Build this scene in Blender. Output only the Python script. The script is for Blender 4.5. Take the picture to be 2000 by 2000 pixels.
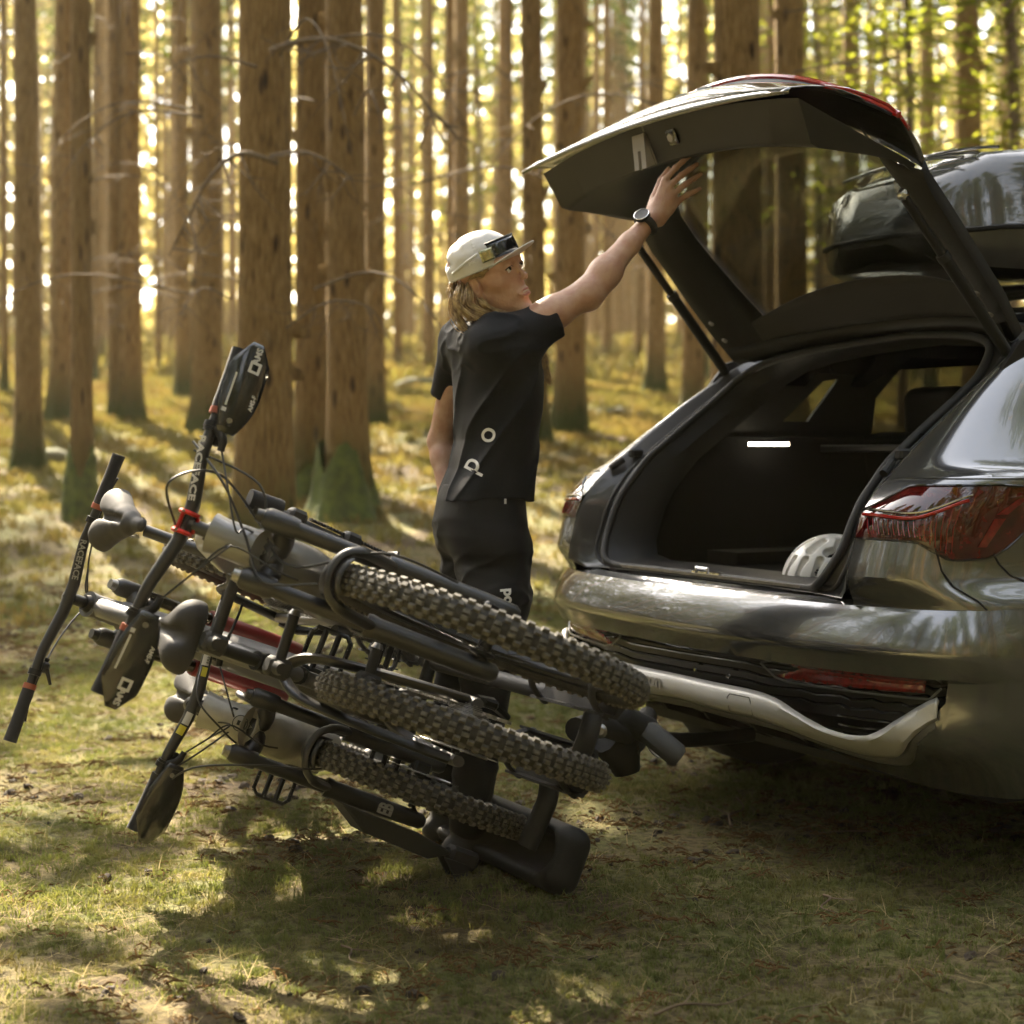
import bpy, bmesh, math, random
import numpy as np
from mathutils import Vector, Matrix, Euler
from mathutils.geometry import tessellate_polygon
for _o in list(bpy.data.objects): bpy.data.objects.remove(_o)
SC = bpy.context.scene; COL = SC.collection
# ---------------------------------------------------------------- camera
FP, EYE, HY = 3333.0, 1.12, 876.0          # focal length in pixels of a 2000 px frame, eye height, horizon row
cam = bpy.data.cameras.new('camera'); camo = bpy.data.objects.new('camera', cam); COL.objects.link(camo)
cam.sensor_width = 36; cam.lens = 36*FP/2000; cam.shift_y = -(1000-HY)/2000
camo.location = (0, 0, EYE); camo.rotation_euler = (math.pi/2, 0, 0)
cam.clip_start = .05; cam.clip_end = 600
cam.dof.use_dof = True; cam.dof.focus_distance = 4.25; cam.dof.aperture_fstop = 3.0
SC.camera = camo
# ---------------------------------------------------------------- daylight
SUN_EL, SUN_AZ = math.radians(40), math.radians(-24)   # azimuth from +Y towards +X: low behind the scene, a little to the left
sdir = Vector((math.sin(SUN_AZ)*math.cos(SUN_EL), math.cos(SUN_AZ)*math.cos(SUN_EL), math.sin(SUN_EL)))
W = bpy.data.worlds.new('World'); SC.world = W; W.use_nodes = True
nt = W.node_tree; bg = nt.nodes['Background']
sky = nt.nodes.new('ShaderNodeTexSky'); sky.sky_type = 'NISHITA'; sky.sun_disc = False
sky.sun_elevation = SUN_EL; sky.sun_rotation = SUN_AZ; sky.air_density = 1.0; sky.dust_density = 2.5; sky.ozone_density = .6
hs = nt.nodes.new('ShaderNodeHueSaturation'); hs.inputs['Saturation'].default_value = .45; wm = nt.nodes.new('ShaderNodeMix'); wm.data_type = 'RGBA'; wm.blend_type = 'MULTIPLY'; wm.inputs[0].default_value = 1; wm.inputs[7].default_value = (1.0, .965, .90, 1)
nt.links.new(sky.outputs[0], hs.inputs['Color']); nt.links.new(hs.outputs[0], wm.inputs[6]); nt.links.new(wm.outputs[2], bg.inputs[0]); bg.inputs[1].default_value = .115   # softened, slightly warm daylight
sl = bpy.data.lights.new('sun', 'SUN'); sl.energy = 5.0; sl.angle = math.radians(.5); sl.color = (1, .86, .66)
so = bpy.data.objects.new('sun', sl); COL.objects.link(so)
so.rotation_euler = (-sdir).to_track_quat('-Z', 'Y').to_euler(); so.location = (-6, 14, 12)
vs = SC.view_settings; vs.view_transform = 'Standard'; vs.look = 'None'; vs.gamma = 1; vs.exposure = 3.1
vs.use_curve_mapping = False
SC.render.engine = 'CYCLES'
cy = SC.cycles; cy.use_denoising = True; cy.max_bounces = 8; cy.diffuse_bounces = 3; cy.glossy_bounces = 4
cy.transmission_bounces = 6; cy.transparent_max_bounces = 12; cy.volume_bounces = 0; cy.caustics_reflective = False; cy.caustics_refractive = False
cy.sample_clamp_indirect = 6
# ---------------------------------------------------------------- helpers
rnd = random.Random(7); PI = math.pi
def S(x, y, d): return Vector(((x-1000)/FP*d, d, EYE-(y-HY)/FP*d))   # a point of the place at depth d
def lerp(a, b, t): return a+(b-a)*t
def ip(x, xs, ys): return float(np.interp(x, xs, ys))
def ips(x, xs, ys, d=.022): return sum(float(np.interp(x+k*d, xs, ys)) for k in (-2, -1, 0, 1, 2))/5
MATS = {}
def mat(name, col, rough=.6, metal=0, coat=0, coatr=.03, spec=.5, noise=0, nscale=20, bump=0, bscale=80, col2=None, emit=None, alpha=None, trans=0, sheen=0, sss=0, stretch=None):
    if name in MATS: return MATS[name]
    m = bpy.data.materials.new(name); m.use_nodes = True; N = m.node_tree.nodes; L = m.node_tree.links
    b = N['Principled BSDF']
    b.inputs['Base Color'].default_value = (*col, 1); b.inputs['Roughness'].default_value = rough; b.inputs['Metallic'].default_value = metal
    b.inputs['Coat Weight'].default_value = coat; b.inputs['Coat Roughness'].default_value = coatr
    b.inputs['Specular IOR Level'].default_value = spec; b.inputs['Transmission Weight'].default_value = trans
    b.inputs['Sheen Weight'].default_value = sheen
    if sss: b.inputs['Subsurface Weight'].default_value = sss; b.inputs['Subsurface Scale'].default_value = .008; b.inputs['Subsurface Radius'].default_value = (1, .35, .2)
    if emit: b.inputs['Emission Color'].default_value = (*emit[:3], 1); b.inputs['Emission Strength'].default_value = emit[3]
    if alpha is not None: b.inputs['Alpha'].default_value = alpha
    tc = N.new('ShaderNodeTexCoord'); mp = N.new('ShaderNodeMapping'); L.new(tc.outputs['Object'], mp.inputs[0])
    if stretch: mp.inputs['Scale'].default_value = stretch
    if noise or col2:
        t = N.new('ShaderNodeTexNoise'); t.inputs['Scale'].default_value = nscale; t.inputs['Detail'].default_value = 5; L.new(mp.outputs[0], t.inputs[0])
        cr = N.new('ShaderNodeMix'); cr.data_type = 'RGBA'
        c2 = col2 or tuple(c*(1-noise) for c in col)
        cr.inputs[6].default_value = (*col, 1); cr.inputs[7].default_value = (*c2, 1)
        mr = N.new('ShaderNodeMapRange'); mr.inputs[1].default_value = .35; mr.inputs[2].default_value = .65; L.new(t.outputs[0], mr.inputs[0])
        L.new(mr.outputs[0], cr.inputs[0]); L.new(cr.outputs[2], b.inputs['Base Color'])
    if bump:
        t2 = N.new('ShaderNodeTexNoise'); t2.inputs['Scale'].default_value = bscale; t2.inputs['Detail'].default_value = 4; L.new(mp.outputs[0], t2.inputs[0])
        bp = N.new('ShaderNodeBump'); bp.inputs['Strength'].default_value = bump; bp.inputs['Distance'].default_value = .01; L.new(t2.outputs[0], bp.inputs['Height']); L.new(bp.outputs[0], b.inputs['Normal'])
        r = N.new('ShaderNodeMapRange'); r.inputs[3].default_value = max(0, rough-.08); r.inputs[4].default_value = min(1, rough+.1); L.new(t2.outputs[0], r.inputs[0]); L.new(r.outputs[0], b.inputs['Roughness'])
    MATS[name] = m; return m
def smooth_mesh(me, ang=40):
    me.polygons.foreach_set('use_smooth', [True]*len(me.polygons))
    if ang < 180:
        try: me.set_sharp_from_angle(angle=math.radians(ang))
        except Exception: pass
def link(name, me, parent=None):
    o = bpy.data.objects.new(name, me); COL.objects.link(o)
    if parent: o.parent = parent
    return o
def tag(o, label=None, cat=None, group=None, kind=None):
    for k, v in (('label', label), ('category', cat), ('group', group), ('kind', kind)):
        if v: o[k] = v
    return o
def empty(name, loc=(0, 0, 0), mw=None, parent=None):
    o = bpy.data.objects.new(name, None); COL.objects.link(o); o.empty_display_size = .1
    if parent: o.parent = parent
    if mw is not None: o.matrix_world = mw
    else: o.location = loc
    return o
class MB:
    def __init__(s): s.v = []; s.f = []
    def add(s, vs_, fs):
        n = len(s.v); s.v += [tuple(p) for p in vs_]; s.f += [tuple(i+n for i in f) for f in fs]; return s
    def box(s, c, size, M=None, ch=0):
        x, y, z = size[0]/2, size[1]/2, size[2]/2; c = Vector(c); M = M or Matrix.Identity(3)
        if not ch:
            P = [Vector((i*x, j*y, k*z)) for i in (-1, 1) for j in (-1, 1) for k in (-1, 1)]
            return s.add([c+M@p for p in P], [(0, 1, 3, 2), (4, 6, 7, 5), (0, 4, 5, 1), (2, 3, 7, 6), (0, 2, 6, 4), (1, 5, 7, 3)])
        # chamfered prism along the longest chamfer-free axis z: octagonal section, bevelled ends
        h = ch; sec = [(x-h, -y), (x, -y+h), (x, y-h), (x-h, y), (-x+h, y), (-x, y-h), (-x, -y+h), (-x+h, -y)]
        k = 1-h/max(x, 1e-6); k2 = 1-h/max(y, 1e-6); P = []
        for zz, a, b in ((-z, k, k2), (-z+h, 1, 1), (z-h, 1, 1), (z, k, k2)): P += [c+M@Vector((p[0]*a, p[1]*b, zz)) for p in sec]
        F_ = [tuple(range(7, -1, -1)), tuple(range(24, 32))]
        for r in range(3):
            for i in range(8): j = (i+1) % 8; F_.append((r*8+i, r*8+j, r*8+8+j, r*8+8+i))
        return s.add(P, F_)
    def tube(s, pts, r, n=12, cap=True, flat=1.0, up=None, closed=False):
        pts = [Vector(p) for p in pts]; m = len(pts); R_ = r if hasattr(r, '__len__') else [r]*m
        rings = []; prev = None
        for i, p in enumerate(pts):
            if closed: t = pts[(i+1) % m]-pts[i-1]
            else: t = pts[min(i+1, m-1)]-pts[max(i-1, 0)]
            t = t.normalized() if t.length > 1e-9 else Vector((0, 0, 1))
            if prev is None:
                a = Vector(up) if up else (Vector((0, 0, 1)) if abs(t.z) < .9 else Vector((1, 0, 0)))
            else: a = prev
            a = (a-t*a.dot(t)).normalized(); b = t.cross(a); prev = a
            rings.append([p+(a*math.cos(2*PI*k/n)*flat+b*math.sin(2*PI*k/n))*R_[i] for k in range(n)])
        V = [q for r_ in rings for q in r_]; F_ = []
        for i in range(m if closed else m-1):
            i2 = (i+1) % m
            for k in range(n): k2 = (k+1) % n; F_.append((i*n+k, i*n+k2, i2*n+k2, i2*n+k))
        if cap and not closed: F_.append(tuple(range(n-1, -1, -1))); F_.append(tuple((m-1)*n+k for k in range(n)))
        return s.add(V, F_)
    def lathe(s, c, axis, prof, n=24, up=None, flat=1):   # prof: list of (distance along axis, radius)
        ax = Vector(axis).normalized(); return s.tube([Vector(c)+ax*h for h, _ in prof], [q for _, q in prof], n, up=up, flat=flat) if len({round(h, 6) for h, _ in prof}) == len(prof) else s._lathe(c, ax, prof, n)
    def _lathe(s, c, ax, prof, n=16):
        ax = Vector(ax).normalized()
        a = Vector((0, 0, 1)) if abs(ax.z) < .9 else Vector((1, 0, 0)); a = (a-ax*a.dot(ax)).normalized(); b = ax.cross(a); c = Vector(c); V = []; F_ = []
        for h, q in prof: V += [c+ax*h+(a*math.cos(2*PI*k/n)+b*math.sin(2*PI*k/n))*q for k in range(n)]
        for i in range(len(prof)-1):
            for k in range(n): k2 = (k+1) % n; F_.append((i*n+k, i*n+k2, (i+1)*n+k2, (i+1)*n+k))
        return s.add(V, F_)
    def grid(s, rows, flip=False, close=False):     # rows: list of equally long lists of points
        n = len(rows[0]); V = [p for r in rows for p in r]; F_ = []
        for i in range(len(rows)-1):
            for k in range(n if close else n-1):
                k2 = (k+1) % n; q = (i*n+k, i*n+k2, (i+1)*n+k2, (i+1)*n+k); F_.append(q[::-1] if flip else q)
        return s.add(V, F_)
    def prism(s, poly, d, holes=()):               # planar polygon (3D points) extruded by vector d, may have holes
        loops = [[Vector(p) for p in poly]]+[[Vector(p) for p in h] for h in holes]; d = Vector(d)
        tri = tessellate_polygon(loops); flat = [p for l in loops for p in l]; n = len(flat)
        F_ = [tuple(t) for t in tri]+[tuple(i+n for i in t[::-1]) for t in tri]; o = 0
        for l in loops:
            m = len(l)
            for k in range(m): k2 = (k+1) % m; F_.append((o+k, o+k2, o+n+k2, o+n+k))
            o += m
        return s.add(flat+[p+d for p in flat], F_)
    def build(s, name, material, parent=None, smooth=True, ang=40, bevel=0, sub=0, solid=0, fix=True):
        me = bpy.data.meshes.new(name); me.from_pydata([tuple(p) for p in s.v], [], s.f)
        if fix:
            bm = bmesh.new(); bm.from_mesh(me); bmesh.ops.recalc_face_normals(bm, faces=bm.faces); bm.to_mesh(me); bm.free()
        for m_ in (material if isinstance(material, (list, tuple)) else [material]): me.materials.append(m_)
        if smooth: smooth_mesh(me, ang)
        o = link(name, me, parent)
        if solid: d = o.modifiers.new('s', 'SOLIDIFY'); d.thickness = solid; d.offset = 0
        if bevel: d = o.modifiers.new('b', 'BEVEL'); d.width = bevel; d.segments = 2; d.limit_method = 'ANGLE'; d.angle_limit = math.radians(35)
        if sub: d = o.modifiers.new('u', 'SUBSURF'); d.levels = sub; d.render_levels = sub
        return o
def cat(pts, n=8, closed=False):    # Catmull-Rom through points
    P = [Vector(p) for p in pts]; m = len(P); out = []
    for i in range(m if closed else m-1):
        a, b, c, d = (P[(i-1) % m], P[i], P[(i+1) % m], P[(i+2) % m]) if closed else (P[max(i-1, 0)], P[i], P[i+1], P[min(i+2, m-1)])
        for k in range(n):
            t = k/n; out.append(.5*((2*b)+(c-a)*t+(2*a-5*b+4*c-d)*t*t+(3*b-a-3*c+d)*t**3))
    if not closed: out.append(P[-1])
    return out
def text(name, body, size, origin, xdir, ydir, material, parent=None, depth=.0008, lift=.0005, bold=0, align='CENTER', sx=1, shear=0, res=2):
    cu = bpy.data.curves.new('txt', 'FONT'); cu.body = body; cu.size = size; cu.extrude = depth; cu.align_x = align; cu.align_y = 'CENTER'; cu.resolution_u = res; cu.offset = bold; cu.shear = shear
    tmp = bpy.data.objects.new('txt', cu); COL.objects.link(tmp); dg = bpy.context.evaluated_depsgraph_get()
    me = bpy.data.meshes.new_from_object(tmp.evaluated_get(dg)); bpy.data.objects.remove(tmp); me.name = name
    x = Vector(xdir).normalized(); y = Vector(ydir); y = (y-x*y.dot(x)).normalized(); z = x.cross(y)
    M = Matrix((x*sx, y, z)).transposed().to_4x4(); M.translation = Vector(origin)+z*lift; me.transform(M)
    me.materials.clear(); me.materials.append(material); return link(name, me, parent)
# ---- signed-distance modelling for organic shapes (numpy surface nets, evaluated only near the surface)
def smin(a, b, k): h = np.clip(.5+.5*(b-a)/k, 0, 1); return b+(a-b)*h-k*h*(1-h)
class SDF:
    def __init__(s): s.p = []
    def cap(s, a, b, r1, r2=None, k=.02, op='+'):      # tapered capsule
        a = np.array(a, float); b = np.array(b, float); r2 = r1 if r2 is None else r2
        def f(P):
            ab = b-a; t = np.clip(((P-a)@ab)/(ab@ab+1e-12), 0, 1); return np.linalg.norm(P-a-t[:, None]*ab, axis=1)-(r1+(r2-r1)*t)
        c = (a+b)/2; s.p.append((f, k, op, c, np.linalg.norm(b-a)/2+max(r1, r2))); return s
    def ell(s, c, r, M=None, k=.02, op='+'):
        c = np.array(c, float); r = np.array(r, float); M = np.eye(3) if M is None else np.array(M)
        def f(P):
            q = (P-c)@M; k0 = np.linalg.norm(q/r, axis=1); k1 = np.linalg.norm(q/(r*r), axis=1); return np.where(k1 > 1e-9, k0*(k0-1)/np.maximum(k1, 1e-9), -r.min())
        s.p.append((f, k, op, c, r.max())); return s
    def box(s, c, h, M=None, rr=.01, k=.02, op='+'):
        c = np.array(c, float); h = np.array(h, float); M = np.eye(3) if M is None else np.array(M)
        def f(P):
            q = np.abs((P-c)@M)-(h-rr); return np.linalg.norm(np.maximum(q, 0), axis=1)+np.minimum(q.max(1), 0)-rr
        s.p.append((f, k, op, c, np.linalg.norm(h))); return s
    def fn(s, f, k=.01, op='+', c=(0, 0, 0), R_=1e9): s.p.append((f, k, op, np.array(c, float), R_)); return s
    def ev(s, P, use=None):
        d = np.full(len(P), 1.0)
        for i, (f, k, op, c, R_) in enumerate(s.p):
            if use is not None and not use[i]: continue
            if op == '+': d = smin(d, f(P), k)
            elif op == '-': d = -smin(-d, f(P), k)
            elif op == '&': d = -smin(-d, -f(P), k)
            elif op == 'd': d = d+f(P)
        return d
    def mesh(s, h, post=None, B=12):
        lo = np.min([c-R_ for f, k, op, c, R_ in s.p if op == '+' and R_ < 10], 0)-3*h; hi = np.max([c+R_ for f, k, op, c, R_ in s.p if op == '+' and R_ < 10], 0)+3*h
        nb = np.ceil((hi-lo)/(h*B)).astype(int); ctr = np.stack(np.meshgrid(*[np.arange(n) for n in nb], indexing='ij'), -1).reshape(-1, 3)
        rad = h*(B+1)*.87; cc = lo+(ctr+.5)*h*B; near = s.ev(cc); keep = np.abs(near) < rad*1.35+.02; tot = nb*B+2
        V = []; K = []; Q = []; off = np.stack(np.meshgrid(*[np.arange(-1, B+1)]*3, indexing='ij'), -1).reshape(-1, 3); m = B+2
        for bi in ctr[keep]:
            c0 = lo+(bi+.5)*h*B; use = [np.linalg.norm(c0-c) < R_+rad+k+.03 for f, k, op, c, R_ in s.p]
            if not any(u and s.p[i][2] == '+' for i, u in enumerate(use)): continue
            g = off+bi*B; d = s.ev(lo+g*h, use).reshape(m, m, m); neg = d < 0
            if neg.all() or not neg.any(): continue
            n = m-1; cnt = np.zeros((n, n, n)); pos = np.zeros((n, n, n, 3))
            for ax in range(3):
                o1, o2 = [a for a in range(3) if a != ax]
                for i in (0, 1):
                    for j in (0, 1):
                        sl = [None]*3; sl[ax] = slice(0, n); sl[o1] = slice(i, i+n); sl[o2] = slice(j, j+n); s2 = list(sl); s2[ax] = slice(1, n+1)
                        a = d[tuple(sl)]; b = d[tuple(s2)]; x = (a < 0) != (b < 0); t = np.where(x, a/np.where(np.abs(a-b) < 1e-12, 1, a-b), 0)
                        cnt += x; pos[..., ax] += np.where(x, t, 0); pos[..., o1] += x*i; pos[..., o2] += x*j
            act = cnt > 0; idx = np.stack(np.nonzero(act), 1); gi = idx-1+bi*B
            V.append(lo+(gi+pos[act]/cnt[act][:, None])*h); key = lambda q: ((q[:, 0]+4)*(tot[1]+8)+(q[:, 1]+4))*(tot[2]+8)+q[:, 2]+4
            K.append(key(gi))
            for ax in range(3):
                o1, o2 = [a for a in range(3) if a != ax]; r = slice(1, B+1); sl = [r, r, r]; s2 = [r, r, r]; s2[ax] = slice(2, B+2)
                a = neg[tuple(sl)]; b = neg[tuple(s2)]; e = np.stack(np.nonzero(a != b), 1)
                if not len(e): continue
                fl = a[tuple(e.T)]; base = e+bi*B; d1 = np.zeros(3, int); d2 = np.zeros(3, int); d1[o1] = 1; d2[o2] = 1
                q = np.stack([key(base-d1-d2), key(base-d2), key(base), key(base-d1)], 1)
                if ax == 1: fl = ~fl
                q[~fl] = q[~fl][:, ::-1]; Q.append(q)
        V = np.concatenate(V); K = np.concatenate(K); Q = np.concatenate(Q); uk, first = np.unique(K, return_index=True); V = V[first]
        qi = np.searchsorted(uk, Q); ok = (qi < len(uk)).all(1); qi = qi[ok]; ok = (uk[qi] == Q[ok]).all(1); qi = qi[ok]
        if post: V = post(V)
        me = bpy.data.meshes.new('m'); me.vertices.add(len(V)); me.vertices.foreach_set('co', V.astype(np.float32).ravel())
        me.loops.add(qi.size); me.loops.foreach_set('vertex_index', qi.astype(np.int32).ravel()); me.polygons.add(len(qi))
        me.polygons.foreach_set('loop_start', np.arange(0, qi.size, 4, dtype=np.int32)); me.update(calc_edges=True); me.validate()
        me.polygons.foreach_set('use_smooth', [True]*len(me.polygons)); return me
    def build(s, name, h, material, parent=None, post=None, relax=1):
        me = s.mesh(h, post); me.name = name; me.materials.append(material); o = link(name, me, parent)
        if relax: d = o.modifiers.new('r', 'SMOOTH'); d.factor = .5; d.iterations = relax
        return o
def vnoise(P, seed=0, f=1.0):          # smooth value noise, numpy
    P = np.asarray(P, float)*f; i = np.floor(P).astype(np.int64); t = P-i; t = t*t*(3-2*t); r = 0
    n = P.shape[1]
    for c in range(2**n):
        bits = [(c >> b) & 1 for b in range(n)]; hsh = np.full(len(P), seed*7919+17, np.int64); w = 1
        for b in range(n): hsh = (hsh ^ ((i[:, b]+bits[b])*(73856093, 19349663, 83492791)[b])) * 1274126177 & 0x7fffffff; hsh ^= hsh >> 13
        for b in range(n): w = w*(t[:, b] if bits[b] else 1-t[:, b])
        r = r+w*((hsh*1103515245+12345 & 0x7fffffff)/0x7fffffff)
    return r*2-1
# ---------------------------------------------------------------- ground
def g_np(X, Y):
    b = np.interp(Y, [-60, 6.5, 8, 9.5, 11, 14, 20, 30, 45, 70, 110, 200], [0, 0, .10, .28, .48, .84, 1.5, 2.35, 3.6, 5.3, 7.4, 10])
    P = np.stack([X, Y], 1); far = np.clip((Y-7)/8, 0, 1)
    return b+far*(vnoise(P, 3, .35)*.16+vnoise(P, 5, .9)*.05)+vnoise(P, 8, 1.7)*.018+vnoise(P, 9, 5)*.010+vnoise(P, 10, 13)*.006
def gz(x, y): return float(g_np(np.array([x], float), np.array([y], float))[0])
def graded(n, lo, hi, c, w):
    t = np.linspace(-1, 1, n); k = 5.2; s_ = np.sinh(k*t)/math.sinh(k); return np.where(s_ < 0, c+s_*(c-lo), c+s_*(hi-c))
gx = graded(420, -90, 90, .2, 1); gy = graded(460, -60, 200, 5.2, 1)
XX, YY = np.meshgrid(gx, gy); Zg = g_np(XX.ravel(), YY.ravel())
me = bpy.data.meshes.new('ground'); V = np.stack([XX.ravel(), YY.ravel(), Zg], 1)
i0 = (np.arange(459)[:, None]*420+np.arange(419)[None]).ravel(); Fq = np.stack([i0, i0+1, i0+421, i0+420], 1)
me.vertices.add(len(V)); me.vertices.foreach_set('co', V.ravel()); me.loops.add(Fq.size); me.loops.foreach_set('vertex_index', Fq.ravel().astype(np.int32))
me.polygons.add(len(Fq)); me.polygons.foreach_set('loop_start', np.arange(0, Fq.size, 4, dtype=np.int32)); me.update(calc_edges=True); smooth_mesh(me, 180)
def nodes_mat(name):
    m = bpy.data.materials.new(name); m.use_nodes = True; N = m.node_tree.nodes; return m, N, m.node_tree.links, N['Principled BSDF']
def ramp(N, L, src, stops):
    r = N.new('ShaderNodeValToRGB'); e = r.color_ramp.elements
    e[0].position, e[0].color = stops[0][0], (*stops[0][1], 1); e[1].position, e[1].color = stops[-1][0], (*stops[-1][1], 1)
    for p, c in stops[1:-1]: q = e.new(p); q.color = (*c, 1)
    L.new(src, r.inputs[0]); return r.outputs[0]
def noise_n(N, L, vec, sc_, det=4, rough=.6):
    t = N.new('ShaderNodeTexNoise'); t.inputs['Scale'].default_value = sc_; t.inputs['Detail'].default_value = det; t.inputs['Roughness'].default_value = rough; L.new(vec, t.inputs[0]); return t.outputs[0]
gm, N, L, b = nodes_mat('forest_turf'); geo = N.new('ShaderNodeNewGeometry'); P_ = geo.outputs['Position']
c1 = ramp(N, L, noise_n(N, L, P_, 1.3, 6, .65), [(.36, (.075, .053, .034)), (.47, (.140, .118, .060)), (.58, (.120, .128, .050)), (.7, (.22, .18, .10))])
c2 = ramp(N, L, noise_n(N, L, P_, 34, 5, .7), [(.35, (.35, .33, .3)), (.6, (1.25, 1.2, 1.1))])
mx = N.new('ShaderNodeMix'); mx.data_type = 'RGBA'; mx.blend_type = 'MULTIPLY'; mx.inputs[0].default_value = 1; L.new(c1, mx.inputs[6]); L.new(c2, mx.inputs[7]); L.new(mx.outputs[2], b.inputs['Base Color'])
bp = N.new('ShaderNodeBump'); bp.inputs['Strength'].default_value = .8; bp.inputs['Distance'].default_value = .02; L.new(noise_n(N, L, P_, 60, 6, .75), bp.inputs['Height']); L.new(bp.outputs[0], b.inputs['Normal'])
b.inputs['Roughness'].default_value = .95; b.inputs['Specular IOR Level'].default_value = .15
me.materials.append(gm); tag(link('ground', me), kind='structure')
# leaf-like material: diffuse with light coming through
def leafmat(name, stops, tr=.45, sc_=2.0, tcol=(1.25, 1.25, .6)):
    m = bpy.data.materials.new(name); m.use_nodes = True; N = m.node_tree.nodes; L = m.node_tree.links; N.remove(N['Principled BSDF']); out = N['Material Output']
    geo = N.new('ShaderNodeNewGeometry'); c = ramp(N, L, noise_n(N, L, geo.outputs['Position'], sc_, 5, .7), stops)
    d = N.new('ShaderNodeBsdfDiffuse'); t = N.new('ShaderNodeBsdfTranslucent'); L.new(c, d.inputs[0])
    mx = N.new('ShaderNodeMix'); mx.data_type = 'RGBA'; mx.blend_type = 'MULTIPLY'; mx.inputs[0].default_value = 1; mx.inputs[7].default_value = (*tcol, 1); L.new(c, mx.inputs[6]); L.new(mx.outputs[2], t.inputs[0])
    ms = N.new('ShaderNodeMixShader'); ms.inputs[0].default_value = tr; L.new(d.outputs[0], ms.inputs[1]); L.new(t.outputs[0], ms.inputs[2]); L.new(ms.outputs[0], out.inputs[0]); return m
grass_m = leafmat('grass_blades', [(.3, (.13, .10, .055)), (.44, (.165, .160, .07)), (.56, (.120, .140, .052)), (.7, (.31, .26, .15))], .35, 2.2)
floor_m = leafmat('forest_floor_blades', [(.3, (.125, .090, .042)), (.45, (.20, .158, .068)), (.56, (.150, .150, .05)), (.7, (.33, .265, .14))], .3, 1.2, (1.2, 1.1, .6))
straw_m = leafmat('dry_straw', [(.3, (.22, .17, .09)), (.7, (.34, .28, .15))], .2, 5)
needle_m = leafmat('spruce_needles', [(.35, (.035, .05, .012)), (.6, (.07, .085, .02))], .4, .8)
leaf_m = leafmat('sunlit_leaves', [(.35, (.10, .13, .02)), (.6, (.24, .25, .045))], .6, .6)
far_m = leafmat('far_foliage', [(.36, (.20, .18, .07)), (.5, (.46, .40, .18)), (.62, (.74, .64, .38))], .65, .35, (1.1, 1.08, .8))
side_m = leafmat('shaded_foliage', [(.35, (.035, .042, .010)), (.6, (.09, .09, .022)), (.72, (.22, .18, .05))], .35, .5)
# ---- grass tufts, instanced on loose points
def tuft(nb, hgt, spread, wid, seed, flat=0):
    r = random.Random(seed); m = MB()
    for i in range(nb):
        a = r.uniform(0, 2*PI); q = r.uniform(0, spread); x, y = math.cos(a)*q, math.sin(a)*q; h = hgt*r.uniform(.5, 1.15); ln = r.uniform(.3, 1.1)*h+flat*h*1.6; b_ = r.uniform(0, 2*PI); dx, dy = math.cos(b_), math.sin(b_); w = wid*r.uniform(.6, 1.2)
        hh = h*(1-flat); s_ = (-dy*w, dx*w)
        m.add([(x-s_[0], y-s_[1], -.004), (x+s_[0], y+s_[1], -.004), (x+dx*ln*.4+s_[0]*.8, y+dy*ln*.4+s_[1]*.8, hh*.65), (x+dx*ln*.4-s_[0]*.8, y+dy*ln*.4-s_[1]*.8, hh*.65), (x+dx*ln, y+dy*ln, hh)], [(0, 1, 2, 3), (3, 2, 4)])
    return m
proto = bpy.data.collections.new('tuft_prototypes')
def protos(key, lst, m_):
    c = bpy.data.collections.new(key)
    for k, mb in enumerate(lst):
        me = bpy.data.meshes.new('tuft'); me.from_pydata(mb.v, [], mb.f); me.materials.append(m_); o = bpy.data.objects.new('tuft', me); c.objects.link(o)
    return c
def scatter(name, pts, scl, coll, label_kind='stuff', tilt=.25, seed=1):
    r = np.random.RandomState(seed); me = bpy.data.meshes.new(name); me.vertices.add(len(pts)); me.vertices.foreach_set('co', pts.astype(np.float32).ravel())
    at = me.attributes.new('rot', 'FLOAT_VECTOR', 'POINT'); rt = np.stack([r.uniform(-tilt, tilt, len(pts)), r.uniform(-tilt, tilt, len(pts)), r.uniform(0, 6.28, len(pts))], 1); at.data.foreach_set('vector', rt.astype(np.float32).ravel())
    a2 = me.attributes.new('scl', 'FLOAT', 'POINT'); a2.data.foreach_set('value', scl.astype(np.float32))
    o = link(name, me); ng = bpy.data.node_groups.new(name, 'GeometryNodeTree'); ng.interface.new_socket('Geometry', in_out='INPUT', socket_type='NodeSocketGeometry'); ng.interface.new_socket('Geometry', in_out='OUTPUT', socket_type='NodeSocketGeometry')
    N = ng.nodes; L = ng.links; gi = N.new('NodeGroupInput'); go = N.new('NodeGroupOutput'); ci = N.new('GeometryNodeCollectionInfo'); ci.inputs['Collection'].default_value = coll; ci.inputs['Separate Children'].default_value = True; ci.inputs['Reset Children'].default_value = True
    ip_ = N.new('GeometryNodeInstanceOnPoints'); ip_.inputs['Pick Instance'].default_value = True; mp = N.new('GeometryNodeMeshToPoints')
    na = N.new('GeometryNodeInputNamedAttribute'); na.data_type = 'FLOAT_VECTOR'; na.inputs['Name'].default_value = 'rot'; nb = N.new('GeometryNodeInputNamedAttribute'); nb.data_type = 'FLOAT'; nb.inputs['Name'].default_value = 'scl'
    L.new(gi.outputs[0], mp.inputs[0]); L.new(mp.outputs[0], ip_.inputs['Points']); L.new(ci.outputs[0], ip_.inputs['Instance']); L.new(na.outputs['Attribute'], ip_.inputs['Rotation']); L.new(nb.outputs['Attribute'], ip_.inputs['Scale']); L.new(ip_.outputs[0], go.inputs[0])
    md = o.modifiers.new('scatter', 'NODES'); md.node_group = ng; tag(o, kind='stuff'); return o
def field(n, y0, y1, seed, wx=.52, pad=1.6):
    n = int(n*1.5)
    r = np.random.RandomState(seed); Y = np.sqrt(r.uniform(y0*y0, y1*y1, n)); X = r.uniform(-1, 1, n)*(Y*wx+pad); return X, Y, r
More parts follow.
